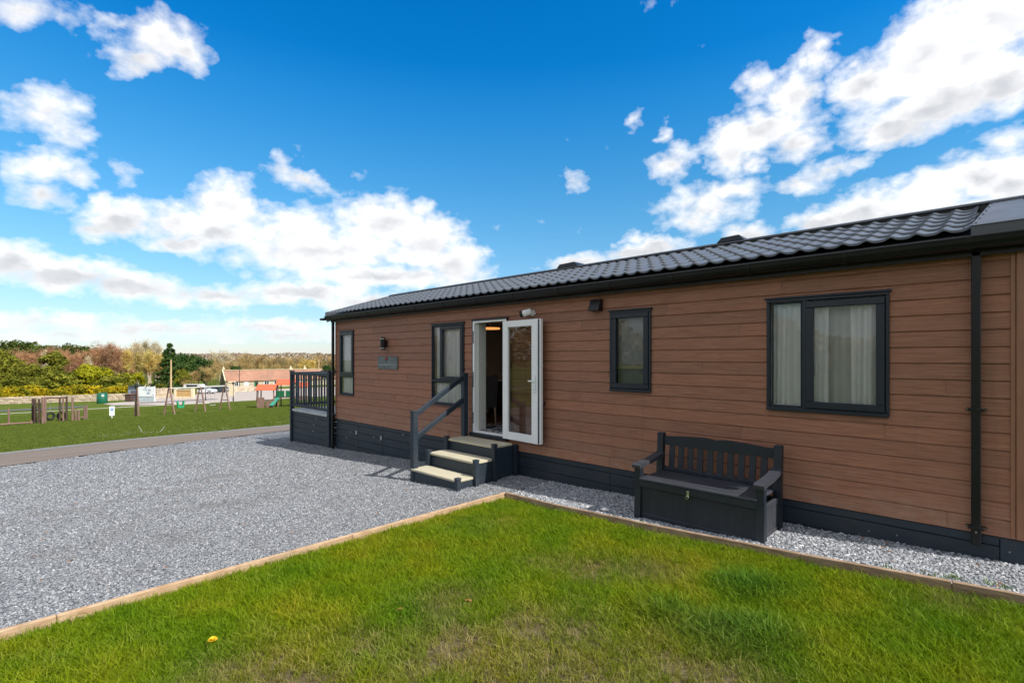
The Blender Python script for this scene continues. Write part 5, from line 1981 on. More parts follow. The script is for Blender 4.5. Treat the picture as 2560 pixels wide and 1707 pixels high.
M_PRINT = print_mat()
M_BLUEG = mat('blue_grey_panel', (0.24, 0.30, 0.38), .5, var=.2)
seg(MB(), 345, 385, 70, zb + .75, zb + 2.10, .06).build('panel', M_PRINT, nb_)
seg(MB(), 342.5, 344.8, 70, zb - .1, zb + 2.15, .09).build('post', M_WHITE, nb_)
seg(MB(), 385.2, 387.4, 70, zb - .1, zb + 2.15, .09).build('post', M_WHITE, nb_)
seg(MB(), 345, 385, 70.05, zb + .05, zb + .74, .04).build('lower_panel', mat('board_lower', (0.36, 0.44, 0.47), .5, var=.25), nb_)
sh2 = thing('kiosk', 'grey-blue kiosk box standing behind the printed display board', 'kiosk', gp(-86.5, 7.2))
seg(MB(), 320, 344, 72, zb + .0, zb + 2.05, .8, .03).build('body', M_BLUEG, sh2)
seg(MB(), 318.5, 345, 71.7, zb + 2.051, zb + 2.13, 1.3, .02).build('roof', M_FRAME, sh2)
seg(MB(), 327, 337, 71.93, zb + .5, zb + 1.4, .06).build('window', M_PATH, sh2)
bx = thing('planter_box', 'dark timber planter box left of the grey kiosk', 'planter', gp(-87, 6.4))
seg(MB(), 312, 326, 71, zb + .0, zb + .95, .8, .02).build('box', M_POLED, bx)
seg(MB(), 311, 327, 70.9, zb + .951, zb + 1.02, 1.0, .02).build('rim', M_POLE, bx)

# dry stone walls: every stone that can be told apart is its own block
M_WALLST = mat('sandstone', (0.58, 0.45, 0.32), .9, base2=(0.74, 0.62, 0.48), vscale=1.2, objvar=.35, bump=.5, bscale=6)
st_me = []
for s in range(5):
    r_ = random.Random(40 + s)
    mb = MB().box(-.5, .5, -.5, .5, -.5, .5, .12)
    me = bpy.data.meshes.new('stone')
    me.from_pydata([(a + r_.uniform(-.06, .06), b + r_.uniform(-.06, .06), c + r_.uniform(-.06, .06)) for a, b, c in mb.v], [], mb.f)
    me.materials.append(M_WALLST)
    st_me.append(me)


def stone_wall(th, p0, p1, hgt, course, length, seed, limit=260, core=True):
    r_ = random.Random(seed)
    p0, p1 = np.array(p0, float), np.array(p1, float)
    d_ = p1 - p0
    L = math.hypot(*d_)
    u = d_ / L
    an = math.atan2(u[1], u[0])
    og_ = ORG[th.name]
    n_ = 0
    if core:
        M = Matrix.Translation((p0[0], p0[1], 0)) @ Matrix.Rotation(an, 4, 'Z')
        cb_ = MB()
        steps_ = max(1, int(L / 4))
        for i in range(steps_):
            a0, a1 = L * i / steps_, L * (i + 1) / steps_
            zz = min(gz(p0[0] + u[0] * a0), gz(p0[0] + u[0] * a1))
            cb_.box(a0, a1, -.14, .14, zz - .3, zz + hgt * .9, 0, M)
        cb_.build('wall_core', mat('wall_core', (0.30, 0.235, 0.165), .95), th)
    z_ = 0.0
    row = 0
    while z_ < hgt - .02:
        h_ = course * r_.uniform(.8, 1.25)
        s_ = r_.uniform(0, length * .5)
        while s_ < L:
            w_ = length * r_.uniform(.6, 1.5)
            if s_ + w_ > L:
                break
            x, y = p0 + u * (s_ + w_ / 2)
            o = bpy.data.objects.new('stone', st_me[r_.randrange(5)])
            C.objects.link(o)
            o.parent = th
            o.location = (x - og_[0], y - og_[1], gz(x) + z_ + h_ / 2 - og_[2])
            o.rotation_euler = (r_.uniform(-.04, .04), r_.uniform(-.04, .04), an + r_.uniform(-.05, .05))
            o.scale = (w_ * .97, .42 * r_.uniform(.85, 1.1), h_ * .95)
            s_ += w_
            n_ += 1
            if n_ >= limit:
                return
        z_ += h_
        row += 1


w1 = thing('stone_wall', 'long low dry stone wall in front of the yellow gorse left of the kiosk', 'wall', gp(-103, 1))
stone_wall(w1, spot(-60, 75)[:2], spot(326, 78)[:2], 1.05, .27, .95, 1, 300)
w2 = thing('stone_wall', 'pale stone wall below the cottage front behind the lamp posts', 'wall', gp(-118, 27))
stone_wall(w2, spot(583, 107)[:2], spot(640, 112)[:2], 1.1, .28, .65, 2, 200)
w3 = thing('stone_wall', 'dark stone boundary wall topped with pale coping between board and utility pole', 'wall', gp(-92, 12))
stone_wall(w3, spot(388, 83)[:2], spot(428, 84)[:2], 1.55, .26, .5, 3, 200)
pl = thing('entrance_sign', 'ochre entrance wall panel between two cream stone piers', 'sign', gp(-91.5, 14.3))
zb = gz(-91.5)
M_OCHRE = mat('ochre_board', (0.50, 0.31, 0.12), .8, var=.15)
M_CREAMST = mat('cream_render', (0.66, 0.58, 0.40), .9, var=.12)
seg(MB(), 440, 476, 78, zb + .35, zb + 1.35, .25).build('panel', M_OCHRE, pl)
seg(MB(), 434, 440, 77.9, zb - .2, zb + 1.5, .5, .03).build('pier', M_CREAMST, pl)
seg(MB(), 476, 483, 77.9, zb - .2, zb + 1.6, .5, .03).build('pier', M_CREAMST, pl)
seg(MB(), 440, 476, 77.95, zb - .2, zb + .349, .4).build('plinth', M_CREAMST, pl)
seg(MB(), 439, 477, 77.9, zb + 1.351, zb + 1.45, .45).build('coping', M_CREAMST, pl)
gp2 = thing('gate_pier', 'cream stone gate pier standing left of the nearest lamp post by the cottage', 'pier', gp(-95, 19))
seg(MB(), 571, 581, 84, gz(-95) - .2, gz(-95) + 2.3, .7, .04).build('pier', M_CREAMST, gp2)
seg(MB(), 569.5, 582.5, 83.9, gz(-95) + 2.301, gz(-95) + 2.5, .85, .05).build('cap', M_CREAMST, gp2)
# hedge clipped
# lamp posts
for (px_, dp_, lb) in ((514, 68.2, 'dark iron lamp post behind the middle swing frame'), (583, 63.5, 'dark iron lamp post right of the swing in front of the gate pier'), (642, 62.1, 'dark iron lamp post just left of the play tower')):
    p = spot(px_, dp_)
    lp = thing('lamp_post', lb, 'lamp post', tuple(p), 'lamp posts round the car park')
    MB().tube((p[0], p[1], p[2] - .2), (p[0], p[1], p[2] + .5), .085, .07, 8).tube((p[0], p[1], p[2] + .5), (p[0], p[1], p[2] + 2.05), .045, .04, 8).build('column', M_IRON, lp)
    MB().tube((p[0], p[1], p[2] + 2.05), (p[0], p[1], p[2] + 2.35), .07, .13, 8).tube((p[0], p[1], p[2] + 2.35), (p[0], p[1], p[2] + 2.48), .15, .02, 8).build('lantern', M_IRON, lp)
tall = spot(598.5, 112)
tlp = thing('lamp_post', 'tall slim dark pole rising in front of the cottage roof', 'lamp post', tuple(tall))
MB().tube((tall[0], tall[1], tall[2] - .2), (tall[0], tall[1], tall[2] + 5.6), .08, .06, 8).build('column', M_IRON, tlp)
MB().box(tall[0] - .12, tall[0] + .12, tall[1] - .12, tall[1] + .12, tall[2] + 5.601, tall[2] + 5.8, .03).build('head', M_IRON, tlp)
up = spot(427.5, 95)
ut = thing('utility_pole', 'tall pale wooden utility pole standing by the dark conifer', 'pole', tuple(up))
MB().tube((up[0], up[1], up[2] - .3), (up[0], up[1], 1.27), .17, .12, 10).build('pole', mat('pale_pole', (0.52, 0.37, 0.20), .8, var=.15, vscale=2, vstretch=(3, 3, .4)), ut)
MB().tube((up[0], up[1], 1.271), (up[0], up[1], 1.35), .10, .03, 8).build('cap', M_POLED, ut)
up2 = spot(797, 118)
ut2 = thing('utility_pole', 'wooden utility pole against the willow right of the cottage chimneys', 'pole', tuple(up2))
MB().tube((up2[0], up2[1], up2[2] - .3), (up2[0], up2[1], 1.75 - 118 * (898 - 893) / 1257), .14, .10, 10).build('pole', MATS['pale_pole'], ut2)

# ------------------------------------------------------------------ cars
def car(px_, dp_, ang, col, label, van=False):
    p = spot(px_, dp_)
    th = thing('parked_car', label, 'car', tuple(p), 'cars parked by the cottage')
    M = Matrix.Translation(tuple(p)) @ Matrix.Rotation(ang, 4, 'Z')
    mc = mat('car_paint', col, .25, spec=.6)
    H = 1.95 if van else 1.48
    L, W = (4.9 if van else 4.2), .88
    if van:
        prof = [(-L / 2, .35), (L / 2, .35), (L / 2, .95), (L / 2 - .35, 1.10), (L / 2 - 1.2, H - .05), (L / 2 - 1.5, H), (-L / 2 + .1, H), (-L / 2, H - .15)]
    else:
        prof = [(-L / 2, .35), (L / 2, .35), (L / 2 + .02, .70), (L / 2 - .15, .85), (L / 2 - 1.15, .98), (L / 2 - 1.75, H - .03), (L / 2 - 2.2, H), (-L / 2 + .7, H - .06), (-L / 2 + .12, 1.02), (-L / 2, .90)]
    n_ = len(prof)
    mb = MB()
    vs_ = [tuple(M @ Vector((a, -W * (1 if b < 1.0 else .84), b))) for a, b in prof] + [tuple(M @ Vector((a, W * (1 if b < 1.0 else .84), b))) for a, b in prof]
    mb.add(vs_, [(i, (i + 1) % n_, n_ + (i + 1) % n_, n_ + i) for i in range(n_)] + [tuple(range(n_)), tuple(range(n_, 2 * n_))])
    mb.build('body', mc, th)
    gl_ = MB()
    for s in (-1, 1):
        y_ = s * W * .90
        gl_.box(-L / 2 + .75, L / 2 - 1.7, y_ - .06, y_ + .06, 1.03, H - .14, .01, M)
    gl_.box(L / 2 - 1.50, L / 2 - 1.30, -.62, .62, 1.04, H - .18, .01, M)
    gl_.build('windows', mat('dark_car_glass', (0.01, 0.014, 0.02), .08, spec=.8), th, kind='stuff')
    for s in (-1, 1):
        for a in (-L / 2 + .8, L / 2 - .8):
            w0 = M @ Vector((a, s * (W - .16), .32))
            w1_ = M @ Vector((a, s * (W + .01), .32))
            wh = MB().tube(w0, w1_, .32, .32, 14).build('wheel', M_TYRE, th)
            MB().tube(w1_, w1_ + (w1_ - w0) * .06, .19, .17, 10).build('rim', M_ROPE, wh)
        hl = MB().box(L / 2 - .06, L / 2 + .02, s * .62 - .14, s * .62 + .14, .66, .80, .02, M)
        hl.build('headlight', M_WHITE, th)


car(492, 104, .6, (0.62, 0.63, 0.60), 'cream white van parked behind the entrance sign', True)
car(510, 100, .9, (0.60, 0.63, 0.68), 'pale silver car parked right of the white van')
car(524, 109, .3, (0.05, 0.09, 0.07), 'dark green car parked behind the pale silver car')
car(538, 112, .2, (0.020, 0.022, 0.10), 'dark blue car parked near the cottage gable')
car(554, 106, .5, (0.02, 0.05, 0.06), 'dark teal car parked in front of the cottage gable')

# ------------------------------------------------------------------ cottage
co = spot(563, 140)
ct = thing('cottage', 'long low stone cottage with weathered red tiled roof', 'cottage', (co[0], co[1], -6.7))
ang = math.atan2(rgt[1], rgt[0]) + R(42)
CM = Matrix.Translation((co[0], co[1], -6.7)) @ Matrix.Rotation(ang, 4, 'Z')
CL, CW, CE, CRD = 62.0, 6.2, 1.85, 4.75
M_STW = mat('cottage_stone', (0.40, 0.35, 0.26), .95, base2=(0.56, 0.50, 0.40), vscale=1.5, bump=.4, bscale=3)
M_STD = mat('cottage_gable_stone', (0.20, 0.17, 0.12), .95, base2=(0.30, 0.26, 0.19), vscale=1.3, bump=.4, bscale=3)


def cbox(mb, a0, a1, b0, b1, z0_, z1_, c=0.0):
    return mb.box(a0, a1, b0, b1, z0_, z1_, c, CM)


cbox(MB(), 0.02, CL, 0, CW, -.6, CE).build('wall', M_STW, ct)
gb_ = MB()
for a in (0, CL):
    gb_.add([tuple(CM @ Vector(p)) for p in ((a, -.02, -.6), (a, CW + .02, -.6), (a, CW + .02, CE), (a, CW / 2, CRD + .25), (a, -.02, CE), (a + .35, -.02, -.6), (a + .35, CW + .02, -.6), (a + .35, CW + .02, CE), (a + .35, CW / 2, CRD + .25), (a + .35, -.02, CE))], [(0, 1, 2, 3, 4), (5, 6, 7, 8, 9), (0, 1, 6, 5), (1, 2, 7, 6), (2, 3, 8, 7), (3, 4, 9, 8), (4, 0, 5, 9)])
gb_.build('gable', M_STD, ct)


def pantile_mat():
    m = bpy.data.materials.new('red_pantiles')
    m.use_nodes = True
    t = NT(m.node_tree)
    bs = t.n['Principled BSDF']
    tc = t.new('ShaderNodeTexCoord')
    co_ = tc.outputs['Object']
    a = t.noise(co_, .25, 6, .65)
    b = t.noise(co_, 3.0, 4, .7)
    c = t.ramp(a, [(.32, (.20, .13, .09)), (.5, (.33, .16, .10)), (.68, (.40, .21, .14))])
    c = t.mix(.4, c, t.ramp(b, [(.3, (.20, .12, .09)), (.7, (.52, .28, .20))]))
    t.l.new(c, bs.inputs['Base Color'])
    bs.inputs['Roughness'].default_value = .9
    bp = t.new('ShaderNodeBump')
    bp.inputs['Strength'].default_value = .6
    bp.inputs['Distance'].default_value = .1
    t.l.new(b, bp.inputs['Height'])
    t.l.new(bp.outputs[0], bs.inputs['Normal'])
    return m


M_PANT = pantile_mat()
for sgn, nm in ((0, 'roof'), (1, 'roof')):
    y0_, y1_ = (-.35, CW / 2) if sgn == 0 else (CW + .35, CW / 2)
    mb = MB()
    nseg_ = 24
    r_ = random.Random(sgn)
    for i in range(nseg_ + 1):
        a = .36 + (CL - .4) * i / nseg_
        sag = -.06 * math.sin(i * .9) - r_.uniform(0, .05)
        mb.v += [tuple(CM @ Vector((a, y0_, CE - .12 + sag * .5))), tuple(CM @ Vector((a, (y0_ + y1_) / 2, (CE - .12 + CRD) / 2 + sag))), tuple(CM @ Vector((a, y1_, CRD + sag * .6)))]
    for i in range(nseg_):
        mb.f += [(i * 3, i * 3 + 3, i * 3 + 4, i * 3 + 1), (i * 3 + 1, i * 3 + 4, i * 3 + 5, i * 3 + 2)]
    rf_ = mb.build('roof', M_PANT, ct)
    if sgn == 0:
        cbox(MB(), .36, CL, CW / 2 - .2, CW / 2 + .2, CRD - .02, CRD + .12, .04).build('ridge', M_CREAMST, rf_)
cbox(MB(), -.05, .5, CW / 2 - .35, CW / 2 + .35, CRD + .1, CRD + .75, .05).tube(CM @ Vector((.2, CW / 2, CRD + .75)), CM @ Vector((.2, CW / 2, CRD + 1.15)), .17, .13, 8).build('chimney', M_CREAMST, ct)
for a in (18.6, 22.8):
    cbox(MB(), a - .45, a + .45, CW / 2 - .35, CW / 2 + .35, CRD - .1, CRD + .45, .05).tube(CM @ Vector((a, CW / 2, CRD + .45)), CM @ Vector((a, CW / 2, CRD + 1.15)), .24, .18, 8).build('chimney', M_CREAMST, ct)
sp_ = MB().bar(CM @ Vector((-.06, -.3, CE + .05)), CM @ Vector((-.06, CW / 2, CRD + .32)), .25, .18)
sp_.build('gable_skew', M_CREAMST, ct)
for (a, w_, z0_, z1_, m_) in ((2.7, .6, .45, 1.45, M_FRAME), (10.8, .6, .6, 1.45, M_FRAME), (13.5, .6, .6, 1.45, M_FRAME), (17.5, .6, .6, 1.45, M_FRAME), (21, .6, .3, 1.5, M_GREEND)):
    w = cbox(MB(), a - w_ - .12, a + w_ + .12, -.06, .02, z0_ - .12, z1_ + .12).build('window', M_WHITE, ct)
    for s in (-1, 1):
        cbox(MB(), a + s * w_ * .52 - w_ * .42, a + s * w_ * .52 + w_ * .42, -.09, -.061, z0_, z1_).build('pane', mat('cottage_pane', (0.02, 0.03, 0.04), .1) if 'cottage_pane' not in MATS else MATS['cottage_pane'], w)
cbox(MB(), 4.7, 5.9, -.08, .02, .35, 1.45).build('shutter', M_WHITE, ct)
cbox(MB(), 7.5, 8.5, -.08, .02, -.5, 1.55).build('door', M_GREEND, ct)

# ================================================================== TREES AND BUSHES
def foliage_mat(name, c0, c1, c2, objvar=.3, trans=.25):
    m = bpy.data.materials.new(name)
    m.use_nodes = True
    t = NT(m.node_tree)
    t.n.clear()
    out = t.new('ShaderNodeOutputMaterial')
    tc = t.new('ShaderNodeTexCoord')
    oi = t.new('ShaderNodeObjectInfo')
    ge = t.new('ShaderNodeNewGeometry')
    n = t.noise(ge.outputs['Position'], .55, 5, .65)
    n2 = t.noise(ge.outputs['Position'], 2.6, 3, .6)
    c = t.ramp(t.math('MULTIPLY_ADD', t.math('SUBTRACT', n2, .5), .5, n), [(.3, c0), (.5, c1), (.7, c2)])
    c = t.mix(1.0, c, t.ramp(oi.outputs['Random'], [(0, (1 - objvar,) * 3), (.5, (1, 1 - objvar * .2, 1 - objvar * .3)), (1, (1 + objvar * .4, 1 + objvar * .25, 1))]), 'MULTIPLY')
    d = t.new('ShaderNodeBsdfDiffuse')
    t.l.new(c, d.inputs[0])
    tl = t.new('ShaderNodeBsdfTranslucent')
    t.l.new(c, tl.inputs[0])
    mx = t.new('ShaderNodeMixShader')
    mx.inputs[0].default_value = trans
    t.l.new(d.outputs[0], mx.inputs[1])
    t.l.new(tl.outputs[0], mx.inputs[2])
    t.l.new(mx.outputs[0], out.inputs[0])
    return m


FM = {
    'red': foliage_mat('red_brown_twigs', (0.231, 0.129, 0.077), (0.439, 0.247, 0.145), (0.636, 0.385, 0.236), trans=.05),
    'gold': foliage_mat('golden_twigs', (0.374, 0.270, 0.075), (0.658, 0.504, 0.160), (0.700, 0.700, 0.278), trans=.05),
    'grey': foliage_mat('grey_twigs', (0.374, 0.317, 0.203), (0.594, 0.527, 0.351), (0.700, 0.700, 0.596), trans=.05),
    'brown': foliage_mat('brown_twigs', (0.219, 0.164, 0.075), (0.439, 0.328, 0.151), (0.636, 0.504, 0.246), trans=.05),
    'dark': foliage_mat('dark_evergreen', (0.023, 0.055, 0.022), (0.055, 0.110, 0.032), (0.112, 0.174, 0.044)),
    'pine': foliage_mat('pine_green', (0.037, 0.062, 0.018), (0.094, 0.132, 0.032), (0.167, 0.201, 0.054)),
    'olive': foliage_mat('olive_leaves', (0.084, 0.106, 0.018), (0.196, 0.220, 0.032), (0.354, 0.338, 0.054)),
    'lime': foliage_mat('yellow_green_leaves', (0.139, 0.165, 0.012), (0.335, 0.356, 0.022), (0.576, 0.549, 0.042)),
    'gorse': foliage_mat('gorse', (0.102, 0.120, 0.016), (0.298, 0.283, 0.022), (0.750, 0.531, 0.018)),
}
M_BARK = mat('grey_bark', (0.14, 0.11, 0.08), .9, var=.3, objvar=.2)
M_PBARK = mat('pale_bark', (0.50, 0.42, 0.31), .8, var=.2, objvar=.1)


def bare_tree(seed, spread=.30, first=.28, up=.55, twigs=1500, tw=.0042, tl=.075):
    """unit height; returns trunk mesh builder and crown mesh builder"""
    r_ = random.Random(seed)
    T, K = MB(), MB()
    tips = []

    def limb(p, d, L, r, lev, mb):
        n_ = 3
        for i in range(n_):
            d2 = (d + Vector((r_.uniform(-.18, .18), r_.uniform(-.18, .18), r_.uniform(-.02, .16)))).normalized()
            q = p + d2 * (L / n_)
            r2 = r * (1 - .22)
            mb.tube(p, q, r, r2, 5 if lev < 2 else 4, caps=False)
            if lev < 3 and (i > 0 or lev > 0):
                for _ in range(2 if lev < 2 else 2):
                    a = r_.uniform(0, 6.283)
                    side = Vector((math.cos(a), math.sin(a), 0))
                    nd = (d2 * r_.uniform(.5, .9) + side * r_.uniform(.45, .85) + Vector((0, 0, up * r_.uniform(.2, .8)))).normalized()
                    limb(q, nd, L * r_.uniform(.48, .68), r2 * .55, lev + 1, K if lev + 1 >= 1 else mb)
            if lev >= 2:
                tips.append((q, d2, L))
            p, d, r = q, d2, r2
        tips.append((p, d, L))
    # trunk
    p = Vector((0, 0, -.02))
    z_ = 0
    lean = Vector((r_.uniform(-.04, .04), r_.uniform(-.04, .04), 0))
    rr = .017 if spread > .2 else .026
    for i in range(7):
        q = Vector((lean.x * i / 7 + r_.uniform(-.008, .008), lean.y * i / 7 + r_.uniform(-.008, .008), .12 + .115 * i))
        T.tube(p, q, rr, rr * .83, 6, caps=False)
        rr *= .83
        if q.z > first:
            for _ in range(3):
                a = r_.uniform(0, 6.283)
                d = Vector((math.cos(a) * spread * 2, math.sin(a) * spread * 2, up + r_.uniform(0, .5))).normalized()
                limb(q, d, spread * r_.uniform(.65, 1.15) * (1.15 - .5 * q.z), rr * .6, 1, K)
        p = q
    limb(p, Vector((0, 0, 1)), .16, rr, 1, K)
    for _ in range(twigs):
        q, d, L = tips[r_.randrange(len(tips))]
        a = Vector((r_.gauss(0, 1), r_.gauss(0, 1), r_.gauss(.35, .8))).normalized()
        dd = (d * .7 + a).normalized()
        l_ = tl * r_.uniform(.5, 1.4)
        s = dd.orthogonal().normalized() * tw * r_.uniform(.5, 1.1)
        s = Matrix.Rotation(r_.uniform(0, 6.28), 3, dd) @ s
        o_ = q + Vector((r_.gauss(0, .02), r_.gauss(0, .02), r_.gauss(0, .02)))
        e = o_ + dd * l_
        K.add([o_ - s, o_ + s, e], [(0, 1, 2)])
    zmax = max(v[2] for v in K.v)
    for mb in (T, K):
        mb.v = [(a / zmax, b / zmax, c / zmax) for a, b, c in mb.v]
    return T, K


def leafy(seed, shape, n, leaf, clumps=26, trunk=True):
    """unit height crown of leaf-sized faces in clumps; shape: round, cone, mound, column, pine"""
    r_ = random.Random(seed)
    T, K = MB(), MB()
    cl_ = []
    for i in range(clumps):
        a = r_.uniform(0, 6.283)
        if shape == 'cone':
            h_ = r_.random() ** 1.4 * .92 + .04
            rad = .24 * (1 - h_) + .004
            q = rad * r_.uniform(.4, 1)
            cl_.append((q * math.cos(a), q * math.sin(a), h_, .012 + .085 * (1 - h_), .035))
        elif shape == 'column':
            h_ = r_.uniform(.08, .93)
            rad = .17 * math.sin(math.pi * min(.95, max(.15, h_))) + .03
            q = rad * math.sqrt(r_.random())
            cl_.append((q * math.cos(a), q * math.sin(a), h_, .08, .10))
        elif shape == 'mound':
            h_ = r_.uniform(.15, .82)
            rad = .75 * math.sqrt(max(0, 1 - (h_ / .95) ** 2))
            q = rad * math.sqrt(r_.random())
            cl_.append((q * math.cos(a), q * math.sin(a), h_, .20, .15))
        elif shape == 'pine':
            h_ = r_.uniform(.55, .92)
            rad = .34 * math.sqrt(max(.05, 1 - ((h_ - .7) / .28) ** 2))
            q = rad * math.sqrt(r_.random())
            cl_.append((q * math.cos(a), q * math.sin(a), h_, .12, .05))
        else:
            th_ = math.acos(r_.uniform(-.75, 1))
            q = r_.uniform(.5, 1)
            cl_.append((.33 * q * math.sin(th_) * math.cos(a), .33 * q * math.sin(th_) * math.sin(a), .54 + .36 * q * math.cos(th_), .12, .10))
    for _ in range(n):
        cx, cy, cz, rr, rz = cl_[r_.randrange(len(cl_))]
        v = Vector((r_.gauss(0, 1), r_.gauss(0, 1), r_.gauss(0, 1))).normalized() * (r_.random() ** .4)
        c = Vector((cx + v.x * rr, cy + v.y * rr, max(.01, cz + v.z * rz)))
        nr = (v + Vector((r_.gauss(0, .6), r_.gauss(0, .6), r_.gauss(.4, .5)))).normalized()
        u = nr.orthogonal().normalized()
        u = Matrix.Rotation(r_.uniform(0, 6.28), 3, nr) @ u
        w = nr.cross(u)
        s = leaf * r_.uniform(.55, 1.35)
        K.add([c - u * s, c + w * s * .55, c + u * s, c - w * s * .55], [(0, 1, 2, 3)])
    T.tube((0, 0, -.03), (0, 0, .5 if shape != 'mound' else .2), .018, .010, 6, caps=False)
    for i in range(4):
        a = i * 1.57 + .4
        T.tube((0, 0, .22 if shape != 'mound' else .05), (.14 * math.cos(a), .14 * math.sin(a), .55 if shape != 'mound' else .4), .009, .004, 5, caps=False)
    zmax = max(v[2] for v in K.v)
    for mb in (T, K):
        mb.v = [(a / zmax, b / zmax, c / zmax) for a, b, c in mb.v]
    return T, K


def mk_mesh(name, mb, m):
    me = bpy.data.meshes.new(name)
    me.from_pydata(mb.v, [], mb.f)
    me.materials.append(m)
    return me


PROTO = {}


def proto(key, tk, mt, mc):
    PROTO[key] = (mk_mesh('trunk', tk[0], mt), mk_mesh('crown', tk[1], mc))


for i in range(3):
    tk = bare_tree(10 + i, .30, .25, .5, 1700)
    proto('red%d' % i, tk, M_BARK, FM['red'])
    proto('brown%d' % i, tk, M_BARK, FM['brown'])
    proto('greywide%d' % i, tk, M_PBARK, FM['grey'])
    tk2 = bare_tree(30 + i, .17, .36, .95, 1500, .0038, .075)
    proto('grey%d' % i, tk2, M_PBARK, FM['grey'])
    proto('gold%d' % i, tk2, M_PBARK, FM['gold'])
for i in range(2):
    proto('pine%d' % i, leafy(50 + i, 'round', 2600, .030, 34), M_BARK, FM['pine'])
    proto('olive%d' % i, leafy(60 + i, 'round', 2200, .030, 26), M_BARK, FM['olive'])
    proto('darkround%d' % i, leafy(70 + i, 'round', 2600, .030, 30), M_BARK, FM['dark'])
    proto('column%d' % i, leafy(80 + i, 'column', 1900, .026, 24), M_BARK, FM['olive'])
    proto('lime%d' % i, leafy(90 + i, 'round', 2200, .034, 26), M_BARK, FM['lime'])
    proto('gorse%d' % i, leafy(100 + i, 'mound', 2600, .055, 40), M_BARK, FM['gorse'])
    proto('olivemound%d' % i, leafy(110 + i, 'mound', 2200, .060, 34), M_BARK, FM['olive'])
proto('conifer0', leafy(120, 'cone', 3600, .022, 110), M_BARK, FM['dark'])

KIND = {
    'red': ('bare_tree', 'bare reddish-brown tree in the wood beyond the playground', 'tree', 'reddish bare trees of the wood'),
    'brown': ('bare_tree', 'bare brown tree in the wood behind the cottage', 'tree', 'brown bare trees behind the cottage'),
    'grey': ('bare_tree', 'tall pale grey bare tree standing above the wood', 'tree', 'tall pale bare trees'),
    'greywide': ('bare_tree', 'wide pale grey bare tree', 'tree', None),
    'gold': ('bare_tree', 'golden-twigged bare tree with pale trunk right of the wood', 'tree', 'golden bare trees'),
    'pine': ('evergreen_tree', 'dark green tree on the skyline ridge behind the wood', 'tree', 'evergreens on the ridge'),
    'olive': ('leafy_tree', 'olive green tree in the wood behind the gorse', 'tree', 'olive green trees of the wood'),
    'darkround': ('evergreen_tree', 'dark evergreen tree right of the conifer', 'tree', 'evergreens right of the conifer'),
    'column': ('leafy_tree', 'ivy-green upright tree in the middle of the wood', 'tree', 'ivy-clad upright trees'),
    'lime': ('leafy_bush', 'bright yellow-green bush in front of the bare wood', 'bush', 'bright yellow-green bushes'),
    'gorse': ('gorse_bush', 'yellow-flowering gorse bush behind the stone wall', 'bush', 'gorse bushes along the stone wall'),
    'olivemound': ('low_bush', 'low olive bush at the foot of the wood', 'bush', 'low bushes at the foot of the wood'),
    'conifer': ('conifer_tree', 'dark pointed conifer beside the utility pole', 'tree', None),
}
tr_rnd = random.Random(77)


LAND = [(-30, 'left edge of the photo'), (22, 'balance beam post'), (98, 'climbing posts'), (140, 'two tyres'), (186, 'stepping posts'), (255, 'green waste bin'), (283, 'notice sign'), (330, 'grey kiosk'), (365, 'display board'), (427, 'utility pole'), (458, 'entrance sign'), (505, 'middle swing frame'), (553, 'cottage chimney at the gable'), (598, 'tall slim pole'), (642, 'lamp post by the play tower'), (690, 'play tower roofs'), (727, 'veranda corner post'), (741, 'first chimney of the pair'), (766, 'second chimney of the pair'), (797, 'second utility pole'), (826, 'veranda post at the lodge'), (880, 'lodge roof')]
USED = {}
SHORT = {'red': 'bare reddish-brown tree', 'brown': 'bare brown tree behind the cottage', 'grey': 'tall pale grey bare tree', 'gold': 'golden-twigged bare tree', 'pine': 'dark green tree on the skyline ridge', 'olive': 'olive green tree', 'darkround': 'dark round evergreen', 'column': 'ivy-green upright tree', 'lime': 'bright yellow-green bush', 'gorse': 'yellow gorse bush behind the stone wall', 'olivemound': 'low olive bush at the wood foot'}


def where_label(base, px_, dp_, ty):
    lx, ln = min(LAND, key=lambda q: abs(q[0] - px_))
    rel = 'above the' if abs(px_ - lx) <= 5 else ('left of the' if px_ < lx else 'right of the')
    size = 'lower' if (893 - ty) < 8 else 'higher'
    for form in ('{s}, {r} {l}', '{z} {s}, {r} {l}', '{s}, just {r} {l}', '{z} {s}, just {r} {l}', '{s}, well {r} {l}', '{z} {s}, well {r} {l}', '{s}, a little {r} {l}', 'half hidden {s}, {r} {l}'):
        if 'just' in form and abs(px_ - lx) > 9 and rel[0] != 'a':
            continue
        if 'well' in form and (abs(px_ - lx) < 14 or rel[0] == 'a'):
            continue
        t_ = form.format(s=SHORT[base], r=rel, l=ln, z=size)
        if t_ not in USED:
            USED[t_] = 1
            return t_
    return None


def plant(key, px_, dp_, topy, wf=1.0, label=None, group='?', var=None):
    """tree of a kind at a bearing and distance, its top reaching the photo row"""
    base = ''.join(c for c in key if not c.isdigit())
    nm, lb, cat, grp = KIND[base]
    p = spot(px_, dp_)
    H = CAM[2] + dp_ * (893 - topy) / 1257.0 - p[2]
    auto = where_label(base, px_, dp_, topy) if label is None and base in SHORT else None
    th = thing(nm, label or auto or lb, cat, tuple(p), grp if label is None else None)
    tme, cme = PROTO[key]
    for n_, me in (('trunk', tme), ('crown', cme)):
        o = bpy.data.objects.new(n_, me)
        C.objects.link(o)
        o.parent = th
        o.scale = (H * wf, H * wf, H)
    th.rotation_euler = (0, 0, tr_rnd.uniform(0, 6.28))
    return th


